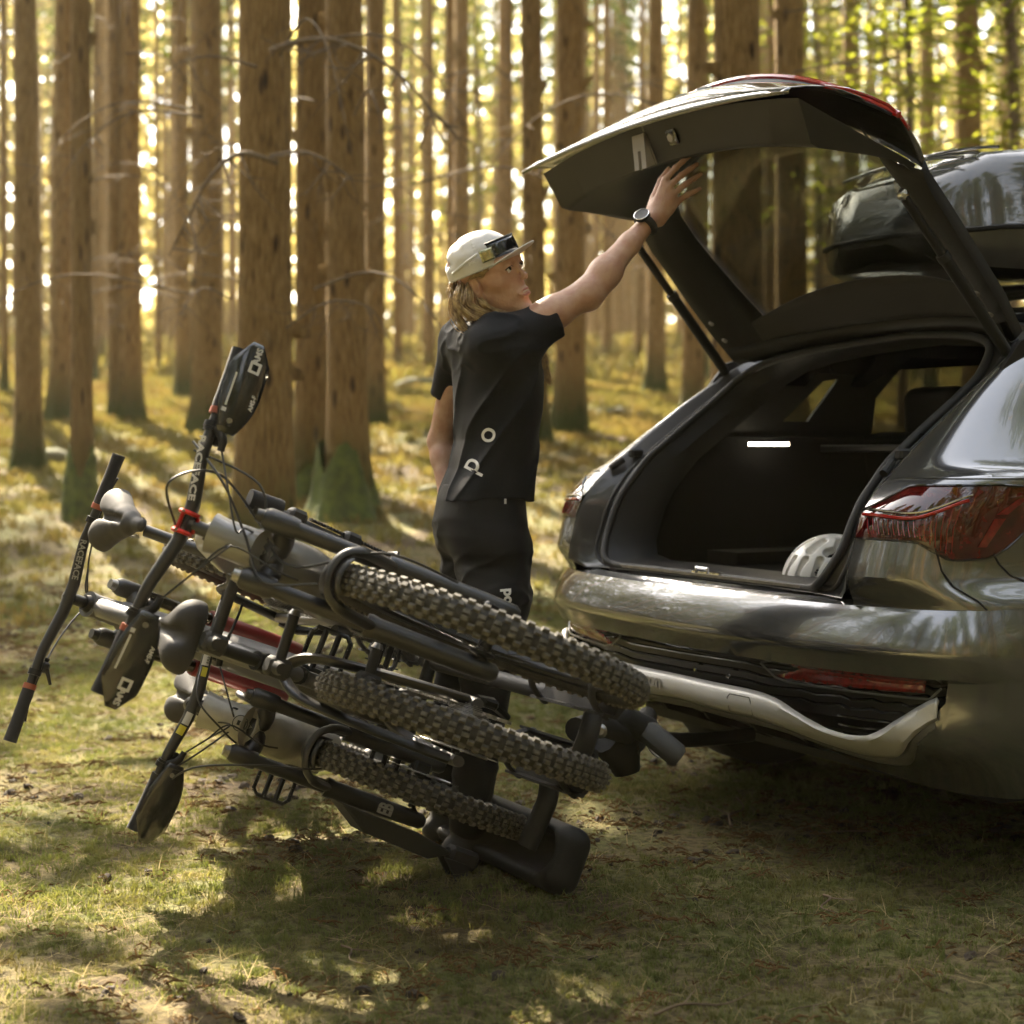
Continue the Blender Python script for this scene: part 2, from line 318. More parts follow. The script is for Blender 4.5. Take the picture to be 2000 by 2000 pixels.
X, Y, r = field(62000, 2.7, 9.5, 4); nz = vnoise(np.stack([X, Y], 1), 21, 1.6)+.6*vnoise(np.stack([X, Y], 1), 22, 4.5); k = (nz > -.55) | (r.uniform(0, 1, len(X)) < .25); X, Y, nz = X[k], Y[k], nz[k]
scatter('grass', np.stack([X, Y, g_np(X, Y)], 1), (r.uniform(.55, 1.15, len(X))*(1+.35*np.clip(nz, -1, 1))), protos('grass_tufts', [tuft(20, .015, .026, .0012, s_, .15) for s_ in range(5)]+[tuft(16, .024, .02, .0012, 77)], grass_m), seed=2)
X, Y, r = field(26000, 9, 30, 5); scatter('forest_floor_grass', np.stack([X, Y, g_np(X, Y)], 1), r.uniform(.7, 1.6, len(X))*np.interp(Y, [9, 30], [1.2, 2.6]), protos('floor_tufts', [tuft(14, .035, .05, .003, s_+9) for s_ in range(4)], floor_m), seed=3)
X, Y, r = field(15000, 28, 100, 15); scatter('far_undergrowth', np.stack([X, Y, g_np(X, Y)], 1), r.uniform(3, 9, len(X)), protos('far_tufts', [tuft(14, .05, .08, .006, s_+50) for s_ in range(4)], floor_m), seed=13)
X, Y, r = field(15000, 2.7, 9, 6); scatter('dry_stalks', np.stack([X, Y, g_np(X, Y)+.008], 1), r.uniform(.5, 1.3, len(X)), protos('stalks', [tuft(3, .05, .012, .0008, s_+30, .88) for s_ in range(5)], straw_m), tilt=.15, seed=4)
litter_m = leafmat('brown_litter', [(.3, (.055, .032, .015)), (.5, (.12, .07, .03)), (.7, (.20, .13, .06))], .1, 9)
def scrap(seed):
    r = random.Random(seed); m = MB()
    for _ in range(7): a = r.uniform(0, 6.28); l = r.uniform(.008, .03); x, y = r.uniform(-.03, .03), r.uniform(-.03, .03); m.tube([(x, y, .002), (x+l*.5*math.cos(a), y+l*.5*math.sin(a), .004+r.uniform(0, .004)), (x+l*math.cos(a), y+l*math.sin(a), .003)], [.0012, .0016, .0006], 4)
    return m
def clod(seed):
    r = random.Random(seed); bm = bmesh.new(); bmesh.ops.create_icosphere(bm, subdivisions=2, radius=.012); m = MB()
    for v in bm.verts: v.co *= r.uniform(.7, 1.25); v.co.z *= .55
    m.add([v.co.copy() for v in bm.verts], [tuple(v.index for v in f.verts) for f in bm.faces]); bm.free(); return m
X, Y, r = field(9000, 2.7, 10, 16); nz = vnoise(np.stack([X, Y], 1), 21, 1.6)+.6*vnoise(np.stack([X, Y], 1), 22, 4.5); k = (nz < -.05) | (r.uniform(0, 1, len(X)) < .25); X, Y = X[k], Y[k]
scatter('needle_litter', np.stack([X, Y, g_np(X, Y)+.004], 1), r.uniform(.7, 1.8, len(X)), protos('scraps', [scrap(s_) for s_ in range(5)], litter_m), tilt=.2, seed=5)
X, Y, r = field(5200, 2.7, 10, 17); nz = vnoise(np.stack([X, Y], 1), 21, 1.6)+.6*vnoise(np.stack([X, Y], 1), 22, 4.5); k = (nz < -.22) | (r.uniform(0, 1, len(X)) < .08); X, Y = X[k], Y[k]
scatter('soil_clods', np.stack([X, Y, g_np(X, Y)+.002], 1), r.uniform(.4, 1.5, len(X))**1.5, protos('clods', [clod(s_) for s_ in range(4)], mat('dark_soil', (.045, .032, .02), .95, noise=.4, nscale=40)), tilt=.6, seed=6)
X, Y, r = field(170, 3, 12, 18); scatter('fallen_twigs', np.stack([X, Y, g_np(X, Y)+.012], 1), r.uniform(.6, 1.6, len(X)), protos('twigs', [MB().tube(cat([(0, 0, 0), (.05, .01, .006), (.11, -.01, .004), (.17, .015, .008)], 4), [.0032-.0002*i for i in range(13)], 5).tube([(.05, .01, .006), (.08, .05, .008)], [.002, .001], 4) for _ in range(2)], mat('dead_twig', (.17, .12, .07), .9, noise=.4)), tilt=.1, seed=7)
# ---------------------------------------------------------------- trees
bm_, N, L, b = nodes_mat('spruce_bark'); tc = N.new('ShaderNodeTexCoord'); oi = N.new('ShaderNodeObjectInfo'); mp = N.new('ShaderNodeMapping'); mp.inputs['Scale'].default_value = (11, 11, 3.6); L.new(tc.outputs['Object'], mp.inputs[0])
ad = N.new('ShaderNodeVectorMath'); ad.operation = 'ADD'; L.new(mp.outputs[0], ad.inputs[0]); L.new(oi.outputs['Location'], ad.inputs[1]); n1 = noise_n(N, L, ad.outputs[0], 2.2, 8, .72)
c1 = ramp(N, L, n1, [(.34, (.080, .048, .018)), (.46, (.26, .158, .054)), (.56, (.39, .245, .086)), (.68, (.56, .38, .17))])
vo = N.new('ShaderNodeTexVoronoi'); vo.inputs['Scale'].default_value = 1.0; mp2 = N.new('ShaderNodeMapping'); mp2.inputs['Scale'].default_value = (3.4, 3.4, 3.6); L.new(tc.outputs['Object'], mp2.inputs[0]); ad2 = N.new('ShaderNodeVectorMath'); ad2.operation = 'ADD'; L.new(mp2.outputs[0], ad2.inputs[0]); L.new(oi.outputs['Location'], ad2.inputs[1]); L.new(ad2.outputs[0], vo.inputs[0])
sc_ = N.new('ShaderNodeSeparateColor'); L.new(vo.outputs['Color'], sc_.inputs[0]); gt = N.new('ShaderNodeMath'); gt.operation = 'LESS_THAN'; gt.inputs[1].default_value = .30; L.new(sc_.outputs[0], gt.inputs[0]); av = N.new('ShaderNodeMath'); av.operation = 'MULTIPLY_ADD'; av.inputs[1].default_value = .6; L.new(gt.outputs[0], av.inputs[0]); L.new(vo.outputs['Distance'], av.inputs[2])
kn = ramp(N, L, av.outputs[0], [(.10, (.03, .025, .02)), (.17, (.25, .22, .2)), (.27, (1, 1, 1))])
mx = N.new('ShaderNodeMix'); mx.data_type = 'RGBA'; mx.blend_type = 'MULTIPLY'; mx.inputs[0].default_value = .9; L.new(c1, mx.inputs[6]); L.new(kn, mx.inputs[7])
sep = N.new('ShaderNodeSeparateXYZ'); L.new(tc.outputs['Object'], sep.inputs[0]); mr = N.new('ShaderNodeMath'); mr.operation = 'MULTIPLY_ADD'; mr.inputs[1].default_value = -2.0; mr.inputs[2].default_value = 1.3; L.new(sep.outputs[2], mr.inputs[0])
ma = N.new('ShaderNodeMath'); ma.operation = 'ADD'; L.new(mr.outputs[0], ma.inputs[0]); mn = N.new('ShaderNodeMath'); mn.operation = 'MULTIPLY_ADD'; mn.inputs[1].default_value = 2.4; mn.inputs[2].default_value = -1.3; L.new(n1, mn.inputs[0]); L.new(mn.outputs[0], ma.inputs[1]); ma.use_clamp = True
mm = N.new('ShaderNodeMix'); mm.data_type = 'RGBA'; L.new(ma.outputs[0], mm.inputs[0]); L.new(mx.outputs[2], mm.inputs[6]); mm.inputs[7].default_value = (.05, .075, .012, 1); L.new(mm.outputs[2], b.inputs['Base Color'])
bp = N.new('ShaderNodeBump'); bp.inputs['Strength'].default_value = 1; bp.inputs['Distance'].default_value = .06; L.new(n1, bp.inputs['Height']); L.new(bp.outputs[0], b.inputs['Normal']); b.inputs['Roughness'].default_value = .92; b.inputs['Specular IOR Level'].default_value = .2
bark = bm_; deadm = mat('dead_twig', (.17, .12, .07), .9, noise=.4)
def trunk_mesh(seed, n=16, seg=30, H_=20.0, flare=1.5, stubs=26, detail=True):
    r = random.Random(seed); m = MB(); pts = []; rad = []
    for i in range(seg+1):
        t = (i/seg)**1.5; z = -.35+t*H_; f = 1+(flare-1)*math.exp(-max(z+.05, 0)/.28); pts.append((.5*math.sin(z*.31+seed)*.12, .5*math.cos(z*.27+seed*2)*.12-.06, z)); rad.append(.5*f*(1-.72*max(z, 0)/H_))
    for i, (p, q) in enumerate(zip(pts, rad)):
        ring = []
        for k in range(n):
            a = 2*PI*k/n; lob = 1+(.16*math.sin(a*5+seed)+.1*math.sin(a*3+seed*1.7))*math.exp(-max(p[2], 0)/.22)+.025*math.sin(a*4+p[2]*2+seed)+r.uniform(-.012, .012); ring.append((p[0]+math.cos(a)*q*lob, p[1]+math.sin(a)*q*lob, p[2]))
        m.v += ring
        if i:
            for k in range(n): k2 = (k+1) % n; m.f.append(((i-1)*n+k, (i-1)*n+k2, i*n+k2, i*n+k))
    for _ in range(stubs):
        z = r.uniform(1.0, 12); a = r.uniform(0, 2*PI); q = .5*(1-.72*z/H_); d = Vector((math.cos(a), math.sin(a), r.uniform(-.1, .35))); c = Vector((.06*math.sin(z*.31+seed), .06*math.cos(z*.27+seed*2)-.06, z))+Vector((math.cos(a), math.sin(a), 0))*q*.9
        m.tube([c, c+d*.1, c+d*r.uniform(.12, .42)], [.09, .05, .02], 6)
    me = bpy.data.meshes.new('trunk'); me.from_pydata(m.v, [], m.f); me.materials.append(bark); smooth_mesh(me, 180); return me
TR = [trunk_mesh(s_) for s_ in range(5)]; TRF = [trunk_mesh(s_+20, 8, 10, stubs=6, detail=False) for s_ in range(3)]
def crown_mesh(seed, H_=11, R_=2.1, whorls=15, dens=8):
    r = random.Random(seed); m = MB()
    for w in range(whorls):
        t = w/whorls; z = t*H_; rr = R_*(1-t)**.7*r.uniform(.75, 1.1)
        for k in range(6):
            a = 2*PI*(k/6)+w*1.3+r.uniform(-.35, .35); ln = rr*r.uniform(.6, 1.1); dx, dy = math.cos(a), math.sin(a)
            for q in range(dens):
                u = (q+.5)/dens*ln; zz = z-.32*u+r.uniform(-.12, .1); c = Vector((dx*u+r.uniform(-.16, .16), dy*u+r.uniform(-.16, .16), zz)); b1 = a+r.uniform(-.9, .9); e = Vector((math.cos(b1), math.sin(b1), r.uniform(-.6, .1)))*.26; s_ = Vector((-math.sin(b1), math.cos(b1), r.uniform(-.5, .5)))*.085
                m.add([c-s_*.4, c+s_*.4, c+e*.6+s_, c+e*1.25, c+e*.6-s_], [(0, 1, 2, 3, 4)])
    me = bpy.data.meshes.new('crown'); me.from_pydata(m.v, [], m.f); me.materials.append(needle_m); return me
CR = [crown_mesh(s_) for s_ in range(4)]
def tree(x, y, dia, lean=0, near=False, label=None, group='spruce trunks of the plantation', crown=True, cz=9.5, k=0, cs=1):
    e = empty('spruce_tree', (x, y, gz(x, y))); tag(e, label, 'tree', group)
    t = link('trunk', (TR if near else TRF)[k % (5 if near else 3)], e); t.scale = (dia, dia, 1.1 if cz < 12 else 1.1*(cz+11)/23); t.rotation_euler = (rnd.uniform(-.012, .012), lean, k*1.7)
    if crown: c = link('crown', CR[k % 4], e); c.location = (0, 0, cz); s_ = rnd.uniform(.8, 1.15); c.scale = (s_*cs, s_*cs, rnd.uniform(.95, 1.2)); c.rotation_euler = (0, 0, rnd.uniform(0, 6))
    return e
def d_of_base(py):     # depth at which the slope shows its ground at this row
    for d in np.arange(7.5, 100, .1):
        b_ = np.interp(d, [6.5, 8, 9.5, 11, 14, 20, 30, 45, 70, 110], [0, .10, .28, .48, .84, 1.5, 2.35, 3.6, 5.3, 7.4])
        if HY-FP*(b_-EYE)/d <= py: return float(d)
    return 70
ORD = 'first second third fourth fifth sixth seventh eighth ninth tenth eleventh twelfth thirteenth fourteenth fifteenth sixteenth seventeenth eighteenth nineteenth twentieth twenty-first twenty-second twenty-third twenty-fourth twenty-fifth twenty-sixth twenty-seventh twenty-eighth twenty-ninth thirtieth thirty-first thirty-second thirty-third thirty-fourth thirty-fifth thirty-sixth'.split()
near_trees = [(8, 14, 24), (52, 48, 15.3), (121, 42, 19), (161, 40, 11.9), (186, 12, 26), (224, 23, 19), (258, 44, 19), (310, 11, 30), (358, 28, 23), (400, 54, 17.5), (516, 106, 10.6), (604, 60, 13), (672, 76, 12.2), (732, 38, 18), (779, 17, 32), (840, 18, 30), (881, 18, 27), (991, 16, 27), (1045, 44, 16), (1113, 54, 17), (1185, 18, 36), (1248, 13, 34), (1279, 33, 24), (1352, 40, 20), (1432, 96, 12), (1501, 18, 26), (1542, 60, 15), (1593, 10, 36), (1654, 29, 23), (1721, 9, 36), (1816, 24, 25), (1905, 46, 18), (1974, 13, 32)]
for i, (px_, w_, d) in enumerate(near_trees):
    p = S(px_, 876, d); dia = w_/FP*d
    size = 'thick' if w_ > 55 else 'slender' if w_ < 20 else 'mid-sized'
    lab = f'{size} brown spruce trunk rising behind the clearing, {ORD[i]} from the left'
    if i == 10: lab = 'thick knotty spruce trunk with bare drooping branches, nearest tree behind the bicycles'
    if i == 12: lab = 'thick spruce trunk with a flared green mossy base'
    if i == 3: lab = 'slender dark spruce trunk with mossy foot near the left edge'
    if i == 24: lab = 'thickest spruce trunk, rising directly behind the raised tailgate'
    t = tree(p.x, p.y, dia*1.06, lean=(.014 if i > 30 else rnd.uniform(-.006, .006)), near=w_ > 16, label=lab, group='spruce trunks standing behind the clearing', k=i, cz=(max(8.5, (d-7.6)/1.083) if d < 28.5 else 2.5+.21*d), cs=(1.25 if d < 28.5 else 1))
    if i in (12, 11, 3):
        rm = random.Random(i); R0 = dia*.53; hh = {12: .42, 11: .30, 3: .40}[i]; mm_ = MB(); rows_ = []
        for j in range(12):
            zz = -.12+(hh+.12)*j/11; fl = 1+.50*math.exp(-max(zz+.05, 0)/.28)+(.55 if i == 12 else .2)*math.exp(-max(zz+.1, 0)/.16); rows_.append([((R0*fl*(1+.1*math.sin(5*a+i))+.022*(1-(j/11)**4)+rm.uniform(-.006, .012))*math.cos(a), (R0*fl*(1+.1*math.sin(5*a+i))+.022*(1-(j/11)**4)+rm.uniform(-.006, .012))*math.sin(a)-.06*dia, zz+(.12*math.sin(a*3+i)+rm.uniform(-.03, .03))*(j/11)) for a in np.linspace(0, 2*PI, 41)[:-1]])
        mm_.grid(rows_, close=True).build('moss_collar', mat('green_moss', (.085, .115, .018), .95, noise=.5, nscale=14, bump=.8, bscale=60, col2=(.04, .055, .012)), t, ang=180)
    if i == 10:
        def br(pts, r0, tw=8, sd=0):
            rr = random.Random(sd); P3 = cat([S(a, b_, 10.3+dd) for a, b_, dd in pts], 8); m = MB().tube(P3, [lerp(r0, r0*.25, j/(len(P3)-1)) for j in range(len(P3))], 6)
            for j in range(tw):
                c = P3[rr.randrange(6, len(P3))]; d1 = Vector((rr.uniform(-1, 1), rr.uniform(-.6, .6), rr.uniform(-1.2, .1))).normalized()*rr.uniform(.12, .4); c2 = c+d1*.5+Vector((0, 0, -.03)); m.tube([c, c2, c+d1+Vector((0, 0, .03))], [r0*.32, r0*.25, r0*.1], 4)
                m.tube([c2, c2+Vector((rr.uniform(-.15, .15), 0, rr.uniform(-.2, .05)))], [r0*.2, r0*.08], 4)
            o = m.build('dead_branch', deadm, None, ang=180); o.parent = t; o.matrix_parent_inverse = Matrix.Translation(-t.location); return o
        br([(530, 98, 0), (590, 80, -.3), (650, 78, -.5), (730, 110, -.6), (800, 165, -.7), (850, 230, -.7)], .022, 22, 1)
        br([(540, 318, 0), (470, 300, -.3), (410, 345, -.5), (370, 420, -.5), (330, 500, -.4)], .019, 14, 2)
        br([(530, 305, 0), (590, 297, -.5), (640, 315, -.6), (680, 345, -.6)], .016, 10, 3)
        br([(560, 640, 0), (640, 590, -.5), (720, 600, -.6), (760, 660, -.6)], .010, 14, 4)
        br([(500, 130, 0), (420, 110, -.3), (350, 120, -.4)], .012, 6, 5)
for o in [o for o in COL.objects if o.get('group') == 'spruce trunks standing behind the clearing' and o.location.y < 24]:
    rq = random.Random(int(o.location.x*100)); q = o.location; R0 = o.children[0].scale[0]*.5; top = min(.28*q.y+1.2, 7.5)
    for _ in range(rq.randint(6, 10)):
        z = rq.uniform(1.6, top); a = rq.uniform(0, 2*PI); L_ = rq.uniform(.6, 1.7); dx, dy = math.cos(a), math.sin(a)*.7; r0 = rq.uniform(.006, .012)
        P3 = cat([(dx*R0*.8, dy*R0*.8, z), (dx*(R0+L_*.35), dy*(R0+L_*.35), z+.06*L_), (dx*(R0+L_*.7), dy*(R0+L_*.7), z-.10*L_), (dx*(R0+L_), dy*(R0+L_), z-.45*L_)], 5); m = MB().tube(P3, [lerp(r0, r0*.2, j/15) for j in range(16)], 5)
        for j in range(9): c = P3[rq.randrange(4, 16)]; d1 = Vector((rq.uniform(-1, 1), rq.uniform(-1, 1), rq.uniform(-1.3, .2))).normalized()*rq.uniform(.1, .38); m.tube([c, c+d1*.5+Vector((0, 0, .02)), c+d1], [r0*.35, r0*.25, r0*.1], 4)
        m.build('dead_branch', deadm, o, ang=180)
# further rows, seen as a crowd of thin trunks
occ = [((q[0]-1000)/FP*q[2], q[2]) for q in near_trees]; placed = list(occ); cnt = 0
rr = random.Random(11)
while cnt < 225:
    y = math.sqrt(rr.uniform(24**2, 88**2)); x = rr.uniform(-1, 1)*(y*.47+2)
    if min((x-a)**2+(y-b_)**2 for a, b_ in placed) < 2.0: continue
    placed.append((x, y)); tree(x, y, rr.uniform(.2, .36), rr.uniform(-.01, .01), False, 'thin spruce trunk in the crowded rows deep in the forest', 'thin spruce trunks far back in the forest', k=cnt, cz=(max(8.5, (y-7.6)/1.083) if y < 29 else rr.uniform(7.5, 12)), crown=(y < 29 or rr.random() < (.62 if y > 46 else .22))); cnt += 1
NX = sorted((q[0], i) for i, q in enumerate(near_trees)); gaps = {}
for o in list(COL.objects):
    if o.get('group') == 'thin spruce trunks far back in the forest': gaps.setdefault(sum(1 for q in NX if q[0] < 1000+FP*o.location.x/o.location.y), []).append(o)
for g_, lst in gaps.items():
    lst.sort(key=lambda o: o.location.x/o.location.y); where = 'left of all nearer trunks' if g_ == 0 else 'right of all nearer trunks' if g_ >= len(NX) else f'between {ORD[g_-1]} and {ORD[g_]} nearer trunks'
    for i, o in enumerate(lst): o['label'] = f'thin distant spruce {where}, {ORD[i]} there from the left' if i < len(ORD) else o['label']
# the same wood beside and behind the photographer: it shades the clearing and shows in the paint
cnt = 0
while cnt < 110:
    a = rr.uniform(0, 2*PI); q = rr.uniform(6.2, 34); x, y = math.sin(a)*q+1.0, 3+math.cos(a)*q
    if q < 8 and y > -1.5: continue
    if y > 3 and abs(x) < y*(.34 if y < 24 else .5)+3.0: continue
    if min((x-c)**2+(y-b_)**2 for c, b_ in placed) < 6: continue
    placed.append((x, y)); tree(x, y, rr.uniform(.26, .42), rr.uniform(-.01, .01), False, 'spruce trunk of the surrounding wood, outside the view', 'spruce trunks around the clearing', k=cnt, cz=(max(8.5, (y-7.6)/1.083) if y > 3 else rr.uniform(5, 9)), crown=(y < 24), cs=(1.5 if y < 3 else 1.25)); cnt += 1
# leafy undergrowth trees, lit from behind (upper right) and the bright edge of the wood
def leafy(x, y, h, R_, n, label, seed):
    r = random.Random(seed); e = tag(empty('leafy_sapling', (x, y, gz(x, y))), label, 'tree', 'leafy saplings among the spruces'); MB().tube(cat([(0, 0, -.1), (.1, 0, h*.4), (-.05, .05, h*.7), (.1, 0, h)], 5), [.06*(1-.045*i) for i in range(16)], 7).build('trunk', deadm, e, ang=180); m = MB()
    for c_ in range(n//18):
        a = r.uniform(0, 2*PI); z = r.uniform(.25, 1)*h; q = R_*r.random()**.5*(1.1-z/h*.5); cc = Vector((math.cos(a)*q, math.sin(a)*q, z-.15*q)); m.tube([(0, 0, z-.3), cc], [.012, .004], 3, cap=False)
        for _ in range(18):
            c = cc+Vector((r.gauss(0, .28), r.gauss(0, .28), r.gauss(0, .1))); d = Vector((r.uniform(-1, 1), r.uniform(-1, 1), r.uniform(-.5, .3))).normalized(); s_ = d.cross(Vector((r.uniform(-.3, .3), r.uniform(-.3, .3), 1))).normalized(); l = r.uniform(.05, .10)
            m.add([c, c+d*l*.5+s_*l*.32, c+d*l, c+d*l*.5-s_*l*.32], [(0, 1, 2, 3)])
    m.build('crown', leaf_m, e, smooth=False, fix=False)
for i, (px_, d, h, R_, n, lab) in enumerate([(1760, 19, 9.5, 2.3, 5200, 'leafy sapling with yellow-green leaves between spruces above the roof box'), (1960, 15, 8.0, 1.8, 4200, 'leafy sapling with bright leaves at the right edge of the wood'), (1590, 27, 10, 2.4, 4200, 'pale leafy sapling glowing behind the tailgate'), (930, 38, 12, 2.6, 4200, 'pale leafy sapling deep in the wood above the white cap')]):
    p = S(px_, 876, d); leafy(p.x, p.y, h, R_, n, lab, i)
r = np.random.RandomState(3); n = 42000; a = r.uniform(-.42, .42, n); q = r.uniform(84, 112, n); X = np.sin(a)*q; Y = np.cos(a)*q; Zt = g_np(X, Y)+r.uniform(0, 1, n)**1.15*27
nn = vnoise(np.stack([X*.5, Y*.2, Zt*.35], 1), 31, .55)+.5*vnoise(np.stack([X, Y*.3, Zt], 1), 32, .6); k = nn > (-.45+(Zt-12)/45); X, Y, Zt = X[k], Y[k], Zt[k]; n = len(X)
C0 = np.stack([X, Y, Zt], 1); u = r.normal(size=(n, 3)); u /= np.linalg.norm(u, axis=1)[:, None]; v = np.cross(u, r.normal(size=(n, 3))); v /= np.linalg.norm(v, axis=1)[:, None]; sz = r.uniform(.3, .75, n)[:, None]
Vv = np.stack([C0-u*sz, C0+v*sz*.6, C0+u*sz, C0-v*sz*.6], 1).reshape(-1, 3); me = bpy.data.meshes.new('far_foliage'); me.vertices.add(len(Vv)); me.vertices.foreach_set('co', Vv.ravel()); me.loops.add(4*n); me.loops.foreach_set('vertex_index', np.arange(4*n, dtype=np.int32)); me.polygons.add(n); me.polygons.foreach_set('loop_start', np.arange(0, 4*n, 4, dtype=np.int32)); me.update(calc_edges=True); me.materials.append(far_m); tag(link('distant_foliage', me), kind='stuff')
r = np.random.RandomState(8); n = 125000; a = r.uniform(.40, 2*PI-.40, n); q = r.uniform(42, 74, n); X = np.sin(a)*q; Y = np.cos(a)*q; Zt = g_np(X, Y)+r.uniform(0, 1, n)**1.1*24  # unseen dark leaf ring, added to darken reflections and surrounding light
k = vnoise(np.stack([X*.4, Y*.4, Zt*.3], 1), 41, .6) > -.48+(Zt-10)/40; X, Y, Zt = X[k], Y[k], Zt[k]; n = len(X); C0 = np.stack([X, Y, Zt], 1); u = r.normal(size=(n, 3)); u /= np.linalg.norm(u, axis=1)[:, None]; v = np.cross(u, r.normal(size=(n, 3))); v /= np.linalg.norm(v, axis=1)[:, None]; sz = r.uniform(.4, .8, n)[:, None]
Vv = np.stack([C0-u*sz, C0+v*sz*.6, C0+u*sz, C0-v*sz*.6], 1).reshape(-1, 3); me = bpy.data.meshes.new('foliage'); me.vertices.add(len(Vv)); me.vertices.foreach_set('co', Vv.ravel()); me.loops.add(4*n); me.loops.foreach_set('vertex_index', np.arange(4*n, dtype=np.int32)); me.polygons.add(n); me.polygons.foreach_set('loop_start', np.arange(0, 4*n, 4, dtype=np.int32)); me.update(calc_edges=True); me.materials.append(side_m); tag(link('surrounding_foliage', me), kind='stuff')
# mossy stones and mounds on the slope
moss_m = mat('moss', (.045, .06, .014), .95, noise=.5, nscale=9, bump=.6, bscale=40, col2=(.10, .085, .045))
for px_, py_, w_, h_, lab in [(78, 900, 55, 32, 'dark mossy stone on the slope near the left edge'), (815, 765, 45, 24, 'pale mossy mound in the sun left of the standing person'), (1190, 800, 30, 16, 'small mossy stone on the slope behind the raised arm'), (840, 975, 30, 14, 'low mossy mound right behind the person')]:
    d = d_of_base(py_); p = S(px_, py_, d); m = SDF(); s_ = d/FP
    m.ell((0, 0, 0), (w_*s_, w_*s_*.8, h_*s_)).ell((w_*s_*.5, 0, 0), (w_*s_*.6, w_*s_*.6, h_*s_*.7), k=.1).fn(lambda P: vnoise(P, 4, 6)*.03, op='d')
    o = m.build('mossy_stone', .035, moss_m); o.location = (p.x, p.y, gz(p.x, p.y)); tag(o, lab, 'stone')
# ---------------------------------------------------------------- car, built in its own axes: a forward, r to its right, z up
TH = math.radians(27.6); CF = Vector((math.cos(TH), math.sin(TH), 0)); CR_ = Vector((math.sin(TH), -math.cos(TH), 0)); CC = Vector((.50, 4.94, 0))
paint = mat('grey_car_paint', (.215, .217, .222), .18, metal=.85, coat=1, coatr=.015, noise=.1, nscale=900)
blk = mat('black_trim', (.007, .007, .0075), .5, spec=.35, noise=.2, bump=.12, bscale=300); gloss = mat('gloss_black', (.008, .008, .009), .12, coat=1)
rubber = mat('rubber_seal', (.014, .014, .015), .62); carpet = mat('boot_carpet', (.0045, .0045, .005), .95, spec=.1, noise=.4, nscale=200, bump=.3, bscale=400)
silver = mat('matt_silver', (.62, .60, .57), .40, metal=.25, noise=.05, nscale=300, bump=.05, bscale=500)
red = mat('red_reflector', (.24, .008, .007), .12, coat=1, noise=.55, nscale=60); redb = mat('red_light_bar', (.34, .008, .006), .12, coat=1)
lens = mat('smoked_red_lens', (.10, .006, .005), .05, coat=1, coatr=.0, noise=.8, nscale=30); chrome = mat('bright_metal', (.7, .7, .72), .2, metal=1)
glassm = mat('tinted_glass', (.22, .24, .22), .0, trans=1, spec=.5); MATS['tinted_glass'].node_tree.nodes['Principled BSDF'].inputs['IOR'].default_value = 1.03
def pane_mat():
    m = bpy.data.materials.new('window_tint'); m.use_nodes = True; N = m.node_tree.nodes; L = m.node_tree.links; N.remove(N['Principled BSDF']); t = N.new('ShaderNodeBsdfTransparent'); t.inputs[0].default_value = (.46, .47, .43, 1)
    g = N.new('ShaderNodeBsdfGlossy'); g.inputs['Roughness'].default_value = .01; lw = N.new('ShaderNodeLayerWeight'); pw = N.new('ShaderNodeMath'); pw.operation = 'POWER'; pw.inputs[1].default_value = 4.5; f = N.new('ShaderNodeMath'); f.operation = 'MULTIPLY_ADD'; f.inputs[1].default_value = .9; f.inputs[2].default_value = .04; L.new(lw.outputs['Facing'], pw.inputs[0]); L.new(pw.outputs[0], f.inputs[0]); x = N.new('ShaderNodeMixShader'); L.new(f.outputs[0], x.inputs[0]); L.new(t.outputs[0], x.inputs[1]); L.new(g.outputs[0], x.inputs[2]); L.new(x.outputs[0], N['Material Output'].inputs[0]); return m
tint = pane_mat()
car = tag(empty('car', mw=Matrix.Translation(CC) @ Matrix.Rotation(TH, 4, 'Z')), 'dark grey estate car with its tailgate raised, seen from the rear corner', 'car')
bpy.context.view_layer.update()
def c3(a, r, z): return (a, -r, z)
def build(mb, name, m, par=None, **k): return mb.build(name, m, par or car, **k)
aR = lambda z: ip(z, [.2, .30, .36, .395, .43, .462, .54, .555, .603, .62, .66, .70, .722], [.26, .16, .07, .03, .02, .028, .03, .0, -.028, -.034, -.022, -.004, .012])
Wz = lambda z: ip(z, [.2, .3, .4, .6, .66, .722], [.93, .975, 1.003, 1.012, 1.006, .985])
def pt(t, z, off=0, p=4.8, Lc=.34, ar=None, w=None, bow=.10, k=1.6):    # point of the plan outline at height z; |t| > pi/2 runs along the side
    w = (Wz(z) if w is None else w)-off; ar = (aR(z) if ar is None else ar)+off; sg = 1 if t >= 0 else -1; T = abs(t)
    if T >= PI/2: return ar+bow*.6+Lc+(T-PI/2)*k, sg*w, z
    rho = math.sin(T)**(2/p); return ar-.4*bow+bow*rho*rho+Lc*(1-math.cos(T)**(2/p)), sg*rho*w, z
TS = [math.copysign(abs(u)**1.0, u)*PI/2 for u in np.linspace(-1, 1, 61)]; side = [PI/2+.03, PI/2+.07, PI/2+.10]
TS = [-q for q in side[::-1]]+TS+side
def rows(zs, ts=TS, off=0, **k): return [[c3(*pt(t, z, off, **k)) for t in ts] for z in zs]
bump = MB().grid(rows([.540, .548, .555, .575, .598, .606, .616, .63, .65, .675, .70, .715, .722])); build(bump, 'rear_bumper', paint, ang=30)
# sill lip and stepped ledge on top of the bumper
lip = MB()
def ledge(t, k):   # k: 0 outer edge, rising inwards to the boot sill
    a, r, z = pt(t, .722); s_ = [(0, 0), (.012, .006), (.020, .004), (.032, .012), (.045, .010), (.075, .016)][k]; return c3(a+s_[0], r*(1-s_[0]*.6), z+s_[1])
tl = [t for t in TS if abs(t) < 1.28]
lip.grid([[ledge(t, k) for t in tl] for k in range(6)]); build(lip, 'bumper_step', paint, ang=20)
